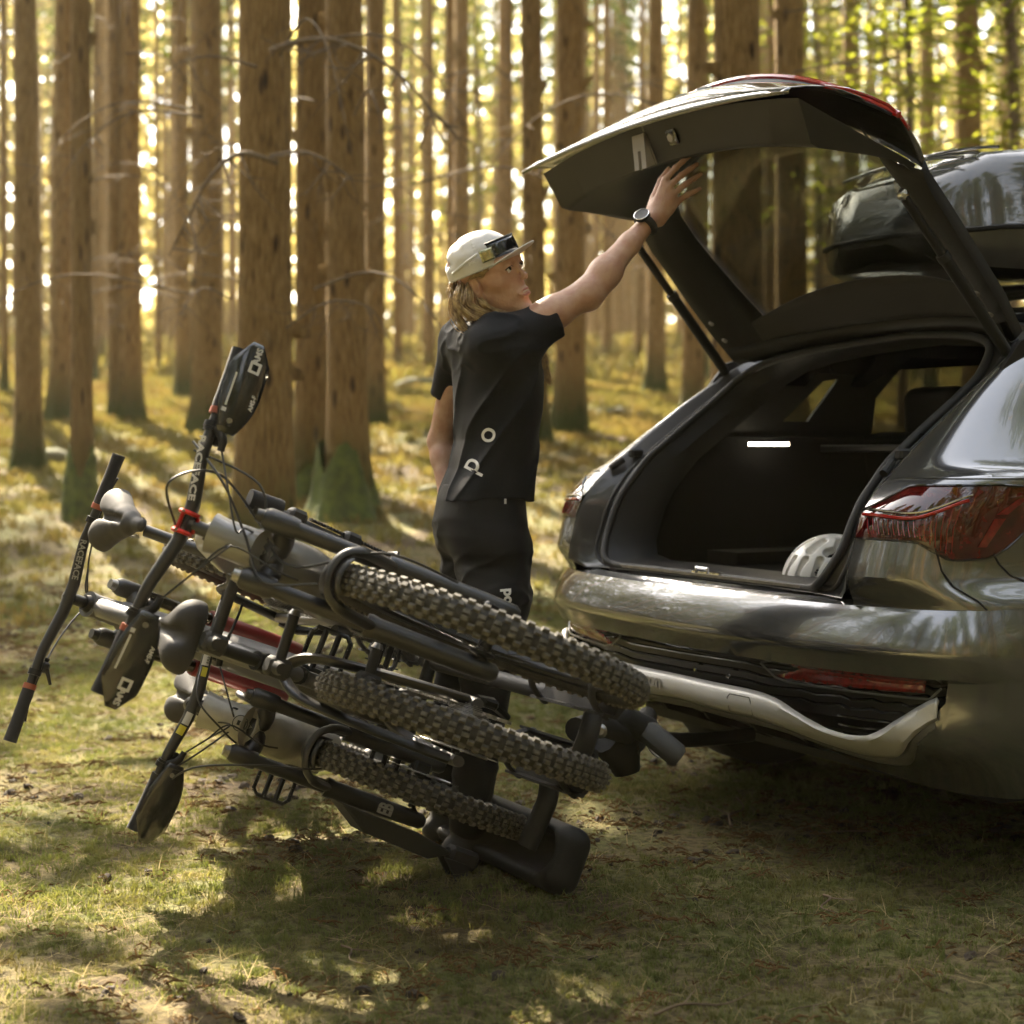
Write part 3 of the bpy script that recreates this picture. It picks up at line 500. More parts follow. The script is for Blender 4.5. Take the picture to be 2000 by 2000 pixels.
# silver strip that drops and hooks up at the corners
sr = np.array([0, .36, .46, .54, .61, .74, .80, .85, .89, .93]); stop = [.462, .462, .452, .42, .392, .385, .41, .455, .50, .53]; sbot = [.395, .392, .378, .355, .335, .328, .34, .375, .44, .50]
def strip(lo, hi, off, ts, n=5):
    out = []
    for j in range(n+1):
        row = []
        for t in ts:
            rr_ = abs(pt(t, .42)[1]); zl, zh = lo(rr_), hi(rr_); z = lerp(zl, zh, j/n); edge = .010 if j in (0, n) else 0; a, r, _ = pt(t, z, off+edge); row.append(c3(a, r, z))
        out.append(row)
    return out
tsil = sorted([q*g_ for q in np.linspace(0, 1.5, 90) if pt(q, .45, -.014)[1] <= .932 for g_ in (-1, 1)])
sil = MB().grid(strip(lambda q: ips(q, sr, sbot, .032)+.002, lambda q: ips(q, sr, stop, .032), -.014, tsil, 6)); build(sil, 'diffuser_strip', silver, solid=.012, ang=50)
sl2 = MB().grid(strip(lambda q: ips(q, sr, sbot, .032)-.030, lambda q: ips(q, sr, sbot, .032)-.001, .002, tsil, 3)); build(sl2, 'strip_underside', mat('shaded_silver_plastic', (.16, .155, .15), .5), solid=.01)  # darker copy of the silver: the underside's shade is put into its colour
def at_bump(r, z, off=-.014):   # surface point of the bumper at lateral r
    lo_, hi_ = 0, PI/2
    for _ in range(30):
        mid = (lo_+hi_)/2
        if pt(mid, z, off)[1] < abs(r): lo_ = mid
        else: hi_ = mid
    a = pt(lo_, z, off)[0]; return Vector(c3(a, r, z))
o_ = at_bump(-.10, .43, -.014); xd = at_bump(.05, .43)-at_bump(-.25, .43)
text('badge_lettering', 'e-tron', .058, at_bump(-.155, .438, -.022), xd, (0, 0, 1), mat('embossed_silver', (.40, .38, .36), .42, metal=.35), car, depth=.002, bold=.0008, sx=1.25)
cv = [at_bump(.26+x, z, -.0205) for x, z in ((0, .397), (0, .436), (.008, .446), (.092, .446), (.10, .436), (.10, .397))]; build(MB().tube(cv, .0012, 5), 'tow_eye_cover_line', blk)
# grille behind, with slats
build(MB().grid(rows([.36, .42, .47, .545], [t for t in TS if abs(t) < 1.52], .055)), 'grille_panel', mat('grille_black', (.006, .006, .006), .35))
slat = None
for k in range(7):
    z = .388+k*.0235; ts_ = [t for t in TS if abs(t) < 1.49] if z > .455 else [t for t in TS if .62 < abs(pt(t, z)[1]) and abs(t) < 1.47]
    for sg in ((0,) if z > .455 else (-1, 1)):
        tt = [t for t in ts_ if sg == 0 or t*sg > 0]; m = MB(); cen = [Vector(c3(*pt(t, z+(.004*math.sin(t*40) if sg == 0 else 0), .012+.004*math.sin(t*25)))) for t in tt]; m.tube(cen, .0065, 5, flat=.6); build(m, 'grille_slat', gloss)
for sg in (-1, 1):
    ts_ = [t for t in np.linspace(0, PI/2*.97, 200) if .43 < pt(t, .52)[1] < .90][::4]; r_ = []
    for j in range(4): r_.append([c3(*[(a, r*sg, z) for a, r, z in [pt(t, lerp(lerp(.507, .517, i/len(ts_)), .545-max(0, .03-i*.01), j/3), .004)]][0]) for i, t in enumerate(ts_)])
    build(MB().grid(r_), 'rear_reflector', red, solid=.006)
    tt = [t for t in np.linspace(0, PI/2*.985, 160) if .36 < pt(t, .5)[1] < .93][::4]; pts = [Vector(c3(pt(t, 0)[0]*0+pt(t, zz, .0)[0], pt(t, zz)[1]*sg, zz)) for t in tt for zz in [ip(pt(t, .5)[1], [.36, .41, .43, .90, .93], [.54, .535, .500, .502, .54])]]; build(MB().tube(pts, .003, 5), 'reflector_surround', chrome if 0 else mat('dull_metal', (.2, .2, .2), .3, metal=.8))
for (u, zz) in ((-.02, .487), (.14, .487)):
    p = at_bump(u+.08, zz, .012); build(MB()._lathe(p, Vector((-1, 0, 0)), [(0, 0), (.004, .009), (.008, .006), (.008, 0)], 12), 'parking_sensor', gloss)
# lower body: painted corners, black centre diffuser with fins
for sg in (-1, 1):
    ts_ = [t for t in list(np.linspace(0, PI/2, 46))+side if pt(t, .3)[1] > .42]; r_ = []
    for j in range(9):
        row = []
        for t in ts_:
            q = pt(t, .42)[1]; zt = ip(q, list(sr)+[.9301], list(np.array(sbot)-.003)+[.545])
            if t > 1.5: zt = .545
            zb = ip(q, [.42, .6, .8, .97], [.36, .285, .245, .235]); z = lerp(zb, zt, j/8); a, r, _ = pt(t, z, 0); row.append(c3(a, r*sg, z))
        r_.append(row)
    build(MB().grid(r_), 'lower_bumper', paint, ang=30)
ce = [t for t in TS if abs(pt(t, .3)[1]) < .74]; build(MB().grid([[c3(pt(t, z)[0]+(.45-z)*1.1-.03, pt(t, z)[1], z) for t in ce] for z in (.395, .36, .32, .28, .25, .22, .20)]), 'underbody_panel', mat('underbody_black', (.008, .008, .008), .42, noise=.3))
for q in (-.35, -.12, .12, .36): build(MB().prism([c3(.10, q, .385), c3(.16, q, .31), c3(.5, q, .20), c3(.5, q, .30)], c3(0, .014, 0)), 'diffuser_fin', blk)
build(MB().box(c3(2.5, 0, .23), (4.2, 1.7, .04)), 'floor_pan', blk)
# quarter panels above the bumper: from the edge of the boot opening round to the side
ez = [.722, .80, .906, .958, 1.03, 1.108, 1.182, 1.271, 1.391, 1.45]; ea = [.010, .020, .048, .066, .135, .23, .33, .452, .635, .76]; er = [.712, .712, .712, .712, .71, .705, .70, .69, .668, .655]
Ea = lambda z: ip(z, ez, ea); Er = lambda z: ip(z, ez, er)
Wq = lambda z: ip(z, [.722, .76, .85, .95, 1.03, 1.05, 1.058, 1.075, 1.12, 1.2, 1.3, 1.42, 1.46], [.945, .933, .932, .936, .938, .934, .915, .885, .858, .815, .762, .70, .67])
TE_ = math.asin((.712/.985)**2.4)
def quarter(z, u, off=0):
    q = quarter0(z, u, off); k = min(1, max(0, (z-.722)/.085)); k = k*k*(3-2*k)
    if k < 1: b_ = pt(lerp(TE_, PI/2, u) if u <= 1 else PI/2+(u-1)*.33, .722); return lerp(b_[0]+.002, q[0], k), lerp(b_[1]-.002, q[1], k), z
    return q
def quarter0(z, u, off=0):      # u 0..1 from opening edge to side (a = about .42), 1..2 forward to a=1.0
    w = Wq(z)-off; e = Er(z); a0 = Ea(z)+off; L = ip(z, [.7, 1.03, 1.07, 1.2, 1.45], [.27, .26, .34, .36, .25]); p = ip(z, [.7, 1.03, 1.1, 1.45], [2.7, 2.7, 2.4, 2.0])
    if u <= 1: T = u*PI/2; rr_ = math.sin(T)**(2/p)*.999 if T > 0 else 0; return a0+L*(1-math.cos(T)**(2/p)), e+(w-e)*rr_, z
    return lerp(a0+L, max(ip(z, [1.07, 1.12], [1.0, .80]), a0+L+.01), u-1), w, z
US = [0]+list(np.linspace(.04, 1, 26)**1.1)+[1.15, 1.35, 1.7, 2]
def qrows(zs, us, sg, off=0): return [[c3(a, r*sg, z) for a, r, z in [quarter(z, u, off) for u in us]] for z in zs]
for sg in (-1, 1):
    build(MB().grid(qrows([.722, .73, .74, .75, .76, .77, .785, .80, .84, .88, .92, .96, 1.0, 1.025, 1.04, 1.05, 1.055, 1.058, 1.062, 1.068, 1.08, 1.10, 1.14, 1.18, 1.22, 1.27, 1.32, 1.37, 1.42, 1.45], US, sg)), 'quarter_panel', paint, ang=28)
    # forward side body
    zs = [.25, .30, .40, .52, .56, .62, .70, .76, .85, .95, 1.03, 1.05, 1.058, 1.075, 1.10]
    build(MB().grid([[c3(a, sg*((Wq(z) if z > .72 else Wz(z))-.16*max(0, (a-4.2)/.6)**2), z) for a in (.98, 1.3, 2, 2.8, 3.6, 4.2, 4.5, 4.75)] for z in zs if z > .79]), 'side_panel', paint, ang=30)
    for a0_, a1_ in ((1.36, 3.43), (4.29, 4.75)): build(MB().grid([[c3(a, sg*((Wq(z) if z > .72 else Wz(z))-.16*max(0, (a-4.2)/.6)**2), z) for a in np.linspace(a0_, a1_, 6)] for z in zs if z < .86]), 'sill_panel', paint, ang=30)
    for wa in (.93, 3.86): build(MB().box(c3(wa, sg*.60, .50), (.86, .30, .56)), 'wheel_housing', blk)
    for wa in (.93, 3.86):
        w_ = build(MB()._lathe(c3(wa, sg*.80, .375), (0, -sg, 0), [(0, 0), (0, .375), (.02, .385), (.16, .385), (.185, .36), (.18, .27), (.165, .262), (.15, 0)], 40), 'wheel', rubber)
        MB()._lathe(c3(wa, sg*.965, .375), (0, -sg, 0), [(0, 0), (.012, .04), (.01, .25), (.0, .262)], 40).build('rim', mat('alloy_rim', (.3, .3, .3), .3, metal=.9), w_)
        build(MB().tube([c3(wa+.44*math.cos(q), sg*.955, .36+.44*math.sin(q)) for q in np.linspace(-.25, PI+.25, 30)], .035, 8), 'arch_trim', blk)
    # upper side with windows
    def up(a, z): return Vector(c3(a, sg*(.876-(z-1.08)*.545), z))
    outer = [(.78, 1.10), (3.75, 1.10), (2.9, 1.50), (1.8, 1.53), (1.1, 1.47), (.80, 1.44)]; w1 = [(.90, 1.16), (1.04, 1.16), (1.20, 1.39), (1.10, 1.375)]; w2 = [(1.20, 1.13), (2.04, 1.13), (2.04, 1.46), (1.38, 1.445), (1.22, 1.34)]; w3 = [(2.14, 1.15), (3.3, 1.15), (2.8, 1.45), (2.14, 1.46)]
    w1 = [(.83, 1.16), (1.06, 1.16), (1.175, 1.38), (.99, 1.385)]
    build(MB().prism([up(*q) for q in outer], c3(0, -sg*.05, 0), [[up(*q) for q in w] for w in (w1, w2, w3)]), 'window_frame', gloss)
    for w in (w1, w2, w3): build(MB().prism([up(*q)+Vector(c3(0, -sg*.02, 0)) for q in w], c3(0, -sg*.004, 0)), 'side_window', tint)
    tlp = [quarter(1.045, u) for u in US]; build(MB().tube([c3(a, r*sg, z) for a, r, z in tlp[2:]], .0035, 5), 'shoulder_crease', paint)
    build(MB().tube([c3(*(lambda q: (q[0], (q[1]+.001)*sg, q[2]))(quarter(z, u))) for z, u in ((.86, 1.0), (.83, 1.04), (.80, 1.10), (.77, 1.18), (.745, 1.3), (.735, 1.5))], .0022, 5), 'panel_gap', blk)
    build(MB().tube([c3(*(lambda q: (q[0], (q[1]+.001)*sg, q[2]))(quarter(z, u))) for z, u in ((.895, .60), (.86, .66), (.82, .715), (.78, .76), (.745, .80), (.724, .82))], .0024, 5), 'panel_gap', blk)
# roof, windscreen, bonnet, nose
rf = []
for a, z, w in ((1.02, 1.495, .62), (1.06, 1.512, .655), (1.4, 1.535, .655), (1.9, 1.555, .655), (2.5, 1.545, .66), (2.9, 1.51, .66)): rf.append([c3(a, w*u, z+.035*(1-u*u)) for u in np.linspace(-1, 1, 15)])
build(MB().grid(rf), 'roof', paint, solid=.02)
build(MB().grid([[c3(a, w*u, z+.03*(1-u*u)) for u in np.linspace(-1, 1, 9)] for a, z, w in ((2.9, 1.51, .66), (3.75, 1.08, .80))]), 'windscreen', tint, solid=.005)
build(MB().grid([[c3(a+.12*(1-abs(u)**3), w*u, z+.03*(1-u*u)) for u in np.linspace(-1, 1, 15)] for a, z, w in ((3.7, 1.08, .88), (4.3, 1.0, .90), (4.65, .90, .84), (4.76, .75, .80), (4.78, .45, .80), (4.7, .22, .76))]), 'bonnet', paint, solid=.02)
# tail lamps set in the quarter panels
tlz = lambda u: (ip(u, [0, .35, .50, .66, .76, .84, 1.0, 1.08, 1.2], [.895, .893, .888, .862, .845, .843, .846, .875, .95]), ip(u, [0, .10, .22, .9, 1.12, 1.2], [.965, .995, 1.028, 1.030, 1.022, 1.0]))
for sg in (-1, 1):
    us = [0, .03, .06, .1]+list(np.linspace(.14, 1.2, 30)); m = MB().grid([[c3(*(lambda q: (q[0], q[1]*sg, q[2]))(quarter(lerp(*tlz(u), j/6), u, -.005 if 0 < j < 6 and u not in (0, 1.2) else -.001))) for u in us] for j in range(7)])
    lamp = build(m, 'tail_lamp', lens, ang=60)
    def lp(u, z, o=-.0075): q = quarter(z, u, o); return Vector(c3(q[0], q[1]*sg, q[2]))
    MB().tube([lp(u, ips(u, [0.02, .4, .55, .75], [.955, .945, .955, .998], .05)) for u in np.linspace(.02, .75, 26)], .0042, 6).build('light_line', redb, lamp)
    MB().tube([lp(u, ips(u, [0.02, .4, .55, .75], [.968, .958, .968, 1.012], .05)) for u in np.linspace(.02, .75, 26)], .0028, 6).build('chrome_line', chrome, lamp)
    for i in range(17):
        u = .05+i*.042; zt = ip(u, [0.02, .4, .55, .75], [.948, .938, .945, .985]); zb = max(tlz(min(u+.05, 1))[0]+.012, .86); MB().tube([lp(u, zt, -.006), lp(u+.018, lerp(zt, zb, .5), -.006), lp(u+.045, zb, -.006)], .0016, 4).build('light_segment', red, lamp)
    for (u0, u1, za, zb) in ((.93, .975, .875, .945), (.985, 1.03, .955, .995)):
        MB().grid([[lp(lerp(u0, u1, i/4)+(.05*j), lerp(za, zb, j), -.0068) for i in range(5)] for j in (0, 1)]).build('light_segment', red, lamp)
    MB().tube([lp(u, z, -.003) for u, z in [(u, tlz(u)[1]) for u in np.linspace(0, 1.2, 24)]+[(1.2, .97)]+[(u, tlz(u)[0]) for u in np.linspace(1.19, 0, 30)]], .003, 5, closed=True).build('lens_gasket', gloss, lamp)
# boot opening: flange, gutter, seal
half_o = [(.055, 0, .742), (.055, .3, .742), (.05, .55, .74), (.045, .66, .736)]+[(Ea(z), Er(z), z) for z in (.76, .80, .86, .92, .98, 1.03, 1.08, 1.14, 1.2, 1.27, 1.33, 1.39)]+[(.72, .655, 1.435), (.79, .60, 1.468), (.86, .42, 1.49), (.90, .2, 1.503), (.91, 0, 1.507)]
half_s = [(.085, 0, .748), (.085, .3, .748), (.075, .48, .748), (.06, .545, .765)]+[(.075, .578, .81), (.10, .595, .86), (.125, .60, .92), (.155, .60, .975), (.20, .60, 1.03), (.25, .60, 1.085), (.31, .60, 1.13), (.37, .60, 1.175), (.44, .60, 1.225), (.50, .60, 1.268), (.555, .60, 1.31), (.60, .585, 1.352)]+[(.655, .545, 1.395), (.71, .47, 1.425), (.775, .33, 1.45), (.82, .16, 1.465), (.835, 0, 1.472)]
def loop(h): return [c3(a, r, z) for a, r, z in h]+[c3(a, -r, z) for a, r, z in h[-2:0:-1]]
Lo, Ls = [Vector(p) for p in loop(half_o)], [Vector(p) for p in loop(half_s)]
mid = [p.lerp(q, .35)+Vector((.035, 0, -.004)) for p, q in zip(Lo, Ls)]; mid2 = [p.lerp(q, .75)+Vector((.045, 0, 0)) for p, q in zip(Lo, Ls)]; nmid = [p.lerp(q, .12) for p, q in zip(Lo, Ls)]
build(MB().grid([Lo, nmid, mid, mid2, [q+Vector((.01, 0, 0)) for q in Ls]], close=True), 'boot_flange', mat('satin_dark_paint', (.055, .054, .052), .35, metal=.4, coat=.5), ang=50)
build(MB().tube(cat(Ls, 4, True), .0125, 10, closed=True), 'rubber_seal', rubber); build(MB().tube(cat([p.lerp(q, .62)+Vector((.02, 0, 0)) for p, q in zip(Lo, Ls)], 4, True), .006, 8, closed=True), 'gutter_bead', rubber)
cen = Vector((.5, 0, 1.05)); inn = [q+Vector((.07, 0, 0))+(cen-q)*Vector((0, .07, .05)) for q in Ls]; inn2 = [q+Vector((.10, 0, 0)) for q in inn]
build(MB().grid([Ls, inn, inn2], close=True), 'boot_trim', blk)
for q, rr_ in (((.08, .0, .752), .05),): build(MB().box(c3(.085, .0, .757), (.03, .14, .006)), 'striker_plate', chrome); build(MB().tube([c3(.06, -.03, .757), c3(.06, -.03, .772), c3(.06, .03, .772), c3(.06, .03, .757)], .005, 6), 'lock_striker', chrome)
build(MB().box(c3(.115, 0, .750), (.10, 1.06, .008)), 'sill_plate', mat('brushed_sill', (.25, .24, .23), .35, metal=.8, noise=.3, nscale=40))
build(MB().box(c3(.75, 0, .73), (1.3, 1.26, .02)), 'boot_floor', carpet)
for sg in (-1, 1):
    build(MB().prism([c3(.16, sg*.62, .73), c3(1.4, sg*.62, .73), c3(1.4, sg*.62, 1.16), c3(.34, sg*.62, 1.16)], c3(0, sg*.01, 0)), 'boot_side_trim', carpet)
    q1 = [(.857, 1.214), (.968, 1.215), (1.103, 1.367), (1.035, 1.357)]; q2_ = [(1.25, 1.16), (1.27, 1.30), (1.38, 1.405), (1.85, 1.435), (2.0, 1.43), (2.0, 1.16)]; q3 = [(2.1, 1.16), (3.2, 1.16), (2.8, 1.43), (2.1, 1.44)]
    build(MB().prism([c3(a, sg*(.70-.0*z), z) for a, z in ((.35, 1.10), (.62, 1.41), (.84, 1.475), (1.8, 1.53), (2.85, 1.5), (3.6, 1.10))], c3(0, -sg*.015, 0), [[c3(a, sg*.70, z) for a, z in w] for w in (q1, q2_, q3)]), 'pillar_trim', blk)
build(MB().box(c3(1.12, 0, 1.12), (.30, 1.30, .025)), 'parcel_shelf', blk, bevel=.006); build(MB().box(c3(1.25, 0, .95), (.12, 1.30, .45), Matrix.Rotation(-.15, 3, 'Y')), 'rear_seat_back', carpet, bevel=.02)
for q in (-.42, .02, .46):
    h = SDF().box(c3(1.32, q, 1.245), (.05, .14, .09), rr=.045); h.build('headrest', .012, blk, car)
build(MB().box(c3(1.28, -.15, 1.16), (.02, .012, .08)), 'headrest_post', chrome)
for q in (-.4, .4): SDF().box(c3(2.35, q, 1.0), (.08, .24, .33), rr=.06).box(c3(2.37, q, 1.40), (.05, .13, .09), rr=.045).build('front_seat', .02, carpet, car)
build(MB().box(c3(1.9, 0, 1.505), (2.0, 1.2, .02)), 'roof_lining', blk); build(MB().grid([[c3(a, .60*u, z) for u in (-1, 0, 1)] for a, z in ((.86, 1.462), (1.4, 1.50))]), 'roof_lining_rear', blk)
p1_ = c3(.86, -.585, 1.118); build(MB().box(c3(.70, -.55, 1.135), (.16, .012, .012)), 'boot_lamp', mat('boot_lamp_glow', (1, .9, .7), .4, emit=(1, .86, .58, 3.2)))
build(MB().box(c3(1.0, -.18, 1.095), (.03, .05, .04)), 'parcel_hook', mat('grey_webbing', (.12, .12, .11), .8))
for z_, a_, r_ in (): build(MB()._lathe(c3(a_, r_, z_), Vector((-1, 0, .3)), [(0, .012), (.008, .012), (.010, .005), (.016, 0)], 12), 'flange_bolt', chrome)
for sg in (-1, 1): build(MB().box(c3(.245, sg*.665, 1.105), (.045, .03, .03), ch=.006).tube([c3(.20, sg*.67, 1.085), c3(.16, sg*.685, 1.055)], .012, 8), 'gate_buffer', rubber)
# ---- raised tailgate: shaped closed, then swung about its hinge
cprof = [(.92, 1.50), (.78, 1.605), (.60, 1.745), (.42, 1.905), (.25, 2.07), (.165, 2.145), (.12, 2.18), (.06, 2.172), (-.02, 2.14), (-.10, 2.095), (-.15, 2.06)]
eprof = [(.665, 1.43), (.575, 1.535), (.47, 1.655), (.385, 1.755), (.30, 1.85), (.265, 1.91), (.22, 1.968), (.155, 2.008), (.04, 2.028), (-.08, 2.028), (-.165, 2.02)]
sp = np.array([0, .2, .42, .61, .75, .775, .82, .87, .92, .965, 1.0]); wp = [.665, .69, .695, .695, .695, .70, .70, .70, .70, .705, .71]
def G(s_, rho, off=0):
    ca, cz_ = ip(s_, sp, [q[0] for q in cprof]), ip(s_, sp, [q[1] for q in cprof]); e_a, e_z = ip(s_, sp, [q[0] for q in eprof]), ip(s_, sp, [q[1] for q in eprof]); k = abs(rho)**2.2
    a, z = lerp(ca, e_a, k), lerp(cz_, e_z, k); nx, nz_ = (ip(s_, [0, .7, .82, 1], [-.62, -.62, .30, .42]), ip(s_, [0, .7, .82, 1], [-.78, -.78, -.95, -.91])); a += nx*off; z += nz_*off
    return Vector(c3(a, rho*ip(s_, sp, wp)*(1-max(0, off)*.25), z))
RH = [math.copysign(abs(u)**.8, u) for u in np.linspace(-1, 1, 33)]
gate = build(MB().grid([[G(s_, r_, 0) for r_ in RH] for s_ in (.742, .755, .775, .80, .822, .83)]), 'tailgate', paint, solid=.004)
MB().grid([[G(s_, r_, o_) for r_ in RH] for s_, o_ in ((.900, .012), (.908, .006), (.93, 0), (.95, -.004), (.975, 0), (.995, .004), (1.0, .012), (1.0, .02))]).build('lower_lip', paint, gate, ang=60, solid=.003)
MB().grid([[G(s_, r_*.985, o_) for r_ in RH] for s_, o_ in ((.843, .004), (.848, .016), (.875, .018), (.900, .014))]).build('number_plate_panel', mat('plate_recess_black', (.010, .011, .014), .45), gate, ang=60, solid=.003)
MB().tube([G(.836, r_, -.002) for r_ in RH], .0095, 8).build('light_bar', redb, gate); MB().tube([G(lerp(.80, .95, u), .994, -.004) for u in np.linspace(0, 1, 6)], .005, 6).build('light_bar', redb, gate)
for r_ in (-.10, .06): MB().box(G(.885, r_, .008), (.02, .045, .012)).build('plate_lamp', mat('pale_plastic', (.5, .5, .52), .4), gate)
# glass and its frame
gs = [.12, .2, .3, .4, .5, .6, .68, .745]; gw = lambda s_: ip(s_, [.12, .2, .6, .70, .745], [.70, .76, .775, .76, .70])
MB().grid([[G(s_, u*gw(s_), .006) for u in np.linspace(-1, 1, 17)] for s_ in gs]).build('rear_window', tint, gate, solid=.003)
RI = lambda s_: gw(s_)-.0
for sg in (-1, 1):
    cols = [1.0, .985, .93, .86]; ss = [.02, .08, .12, .2, .3, .4, .5, .6, .68, .745, .76]
    MB().grid([[G(s_, sg*(1.0 if i < 2 else lerp(1, gw(s_), (i-1)/3)), [0, .03, .055, .05, .008][i]) for i in range(5)] for s_ in ss]).build('window_frame', blk, gate, ang=60, solid=.004)
MB().grid([[G(s_, u, ip(s_, [0, .03, .2, .27], [.02, .06, .05, .012])) for u in np.linspace(-.97, .97, 21)] for s_ in (.0, .02, .06, .12)]).build('hinge_panel', blk, gate, ang=60, solid=.004)
MB().grid([[G(lerp(.11, .30-.10*abs(u)**2.5, j/5), u*.83, lerp(.052, .030, j/5)) for u in np.linspace(-1, 1, 21)] for j in range(6)]).build('upper_cover', mat('charcoal_cover', (.020, .019, .018), .75, noise=.2, nscale=300), gate, ang=60, solid=.004)
# thick inner trim along the lower part of the gate
tr_ = [(.752, .012), (.757, .045), (.775, .075), (.80, .105), (.85, .14), (.90, .160), (.965, .160), (.975, .148), (.978, .03)]
trim = MB().grid([[G(s_, u*.955, o_) for u in RH] for s_, o_ in tr_]); MBc = trim
for sg in (-1, 1): MBc.add([G(s_, sg*.955, o_) for s_, o_ in tr_], [tuple(range(len(tr_)))] if sg > 0 else [tuple(range(len(tr_)))[::-1]])
trim.build('inner_trim', mat('inner_trim_plastic', (.017, .0165, .015), .5, noise=.15, bump=.15, bscale=500), gate, ang=50, fix=False)
fc = lambda r_, k: G(.9795, r_, lerp(.03, .15, k))     # face of the trim that carries the latch
fx = (fc(.3, .5)-fc(-.3, .5)).normalized(); fy = (fc(0, 1)-fc(0, 0)).normalized(); fz = fx.cross(fy)
M3 = Matrix((fx, fy, fz)).transposed()
if fz.x > 0: pass
nout = -fz if (fz.dot(Vector((-1, 0, 0))) < 0) else fz
lc = fc(-.13, .62); grey_pl = mat('grey_latch_plastic', (.30, .29, .30), .45)
lt = MB(); w_, h_, t_ = .030, .052, .030
def LP(x, y, q): return lc+fx*x+fy*y+nout*q
for x0, x1 in ((-.032, -.008), (.008, .032)): lt.add([LP(x0, -.055, .004), LP(x1, -.055, .004), LP(x1, .04, .035), LP(x0, .04, .035), LP(x0, -.055, -.01), LP(x1, -.055, -.01), LP(x1, .04, -.01), LP(x0, .04, -.01)], [(0, 1, 2, 3), (4, 7, 6, 5), (0, 4, 5, 1), (1, 5, 6, 2), (2, 6, 7, 3), (3, 7, 4, 0)])
lt.add([LP(-.032, -.055, .0045), LP(.032, -.055, .0045), LP(.032, -.01, .0195), LP(-.032, -.01, .0195), LP(-.032, -.055, -.01), LP(.032, -.055, -.01), LP(.032, -.01, -.01), LP(-.032, -.01, -.01)], [(0, 1, 2, 3), (4, 7, 6, 5), (0, 4, 5, 1), (1, 5, 6, 2), (2, 6, 7, 3), (3, 7, 4, 0)])
lt.build('gate_latch', grey_pl, gate, smooth=False)
MB().box(LP(0, 0, -.005)+fx*.0, (.005, .005, .005)).build('latch_claw', chrome, gate)
lb_ = fc(.10, .45); MB().box(lb_, (.045, .045, .012), M3, ch=.003).build('close_button_bezel', gloss, gate); MB()._lathe(lb_+nout*.006, nout, [(0, .014), (.004, .013), (.004, 0)], 16).build('close_button', grey_pl, gate)
MB().tube([fc(-.085, k)+nout*.001 for k in (0, .3, .6, 1)], .0015, 4).build('trim_seam', gloss, gate)
MB().tube([G(.80+.02*abs(u), u*.5-.05, .112) for u in np.linspace(-1, 1, 12)], [.001+.014*(1-abs(u)) for u in np.linspace(-1, 1, 12)], 8).build('grab_recess', gloss, gate)
# struts
for sg in (-1, 1):
    p0 = Vector(c3(.60, sg*.665, 1.385)); p1 = Vector(c3(.25, sg*.655, 1.785)); d_ = p1-p0
    s1 = MB().tube([p0, p0+d_*.62], .0165, 12).build('gate_strut', blk, car); MB().tube([p0+d_*.60, p1], .0125, 12).build('strut_rod', blk, s1); MB().tube([p0+d_*.59, p0+d_*.63], .019, 12).build('strut_collar', rubber, s1)
    for p in (p0, p1): s_ = bpy.data.meshes.new('x'); MB()._lathe(p+Vector((0, .012, 0)), (0, -1, 0), [(0, 0), (.004, .014), (.012, .018), (.022, .014), (.026, 0)], 12).build('ball_joint', chrome if p is p1 else blk, s1)
    for q in ((.30, .30), (.20, .20)): MB()._lathe(G(q[0]-.02, sg*.93, .062), Vector((-.5, 0, -.8)), [(0, .010), (.006, .009), (.006, 0)], 10).build('frame_bolt', grey_pl, gate)
    build(MB().box(c3(.93, sg*.5, 1.515), (.16, .05, .03)), 'gate_hinge', blk)
# roof box on bars: things of their own
bx = tag(empty('roof_box', mw=Matrix.Translation(CC) @ Matrix.Rotation(TH, 4, 'Z')), 'glossy grey roof box strapped on top of the car', 'roof box')
pts_ = []
for a, w, zb, zt in ((.66, .14, 1.74, 1.80), (.72, .27, 1.67, 1.93), (.88, .38, 1.645, 2.02), (1.3, .43, 1.64, 2.08), (2.2, .44, 1.64, 2.10), (2.8, .42, 1.64, 2.06), (3.15, .34, 1.66, 1.95), (3.3, .18, 1.70, 1.85)):
    h = zt-zb; pts_.append([c3(a, x*w, zb+y*h) for x, y in ((0, 0), (.6, 0), (.88, .03), (.97, .12), (1, .30), (1.015, .34), (1, .38), (.985, .55), (.94, .76), (.86, .90), (.70, .965), (.35, .99), (0, 1), (-.35, .99), (-.70, .965), (-.86, .90), (-.94, .76), (-.985, .55), (-1, .38), (-1.015, .34), (-1, .30), (-.97, .12), (-.88, .03), (-.6, 0))])
mb_ = MB().grid(pts_, close=True); mb_.f += [tuple(range(23, -1, -1)), tuple(7*24+k for k in range(24))]
boxp = mat('glossy_box_shell', (.075, .073, .07), .12, coat=1, noise=.15); mb_.build('box_shell', boxp, bx, ang=35)
MB().tube([Vector(p[5])+Vector((0, 0, 0)) for p in pts_]+[Vector(p[19]) for p in pts_[::-1]], .008, 6, closed=True).build('lid_seam', blk, bx)
for q in (.80, .86, .94): MB().tube([Vector(c3(q, u*.28, 1.985+(q-.8)*.30+.02*(1-u*u))) for u in np.linspace(-1, 1, 9)], .005, 5).build('lid_rib', boxp, bx)
for i, q in enumerate((1.35, 2.45)):
    b_ = tag(empty('roof_bar', mw=Matrix.Translation(CC) @ Matrix.Rotation(TH, 4, 'Z')), ['black roof bar under the rear end of the roof box', 'black roof bar under the front end of the roof box'][i], 'roof bar', 'roof bars')
    MB().tube([c3(q, -.64, 1.625), c3(q, .64, 1.625)], .03, 10, flat=.55).build('bar', blk, b_)
    for sg in (-1, 1): MB().box(c3(q, sg*.60, 1.585), (.10, .06, .09), ch=.01).build('foot', blk, b_)
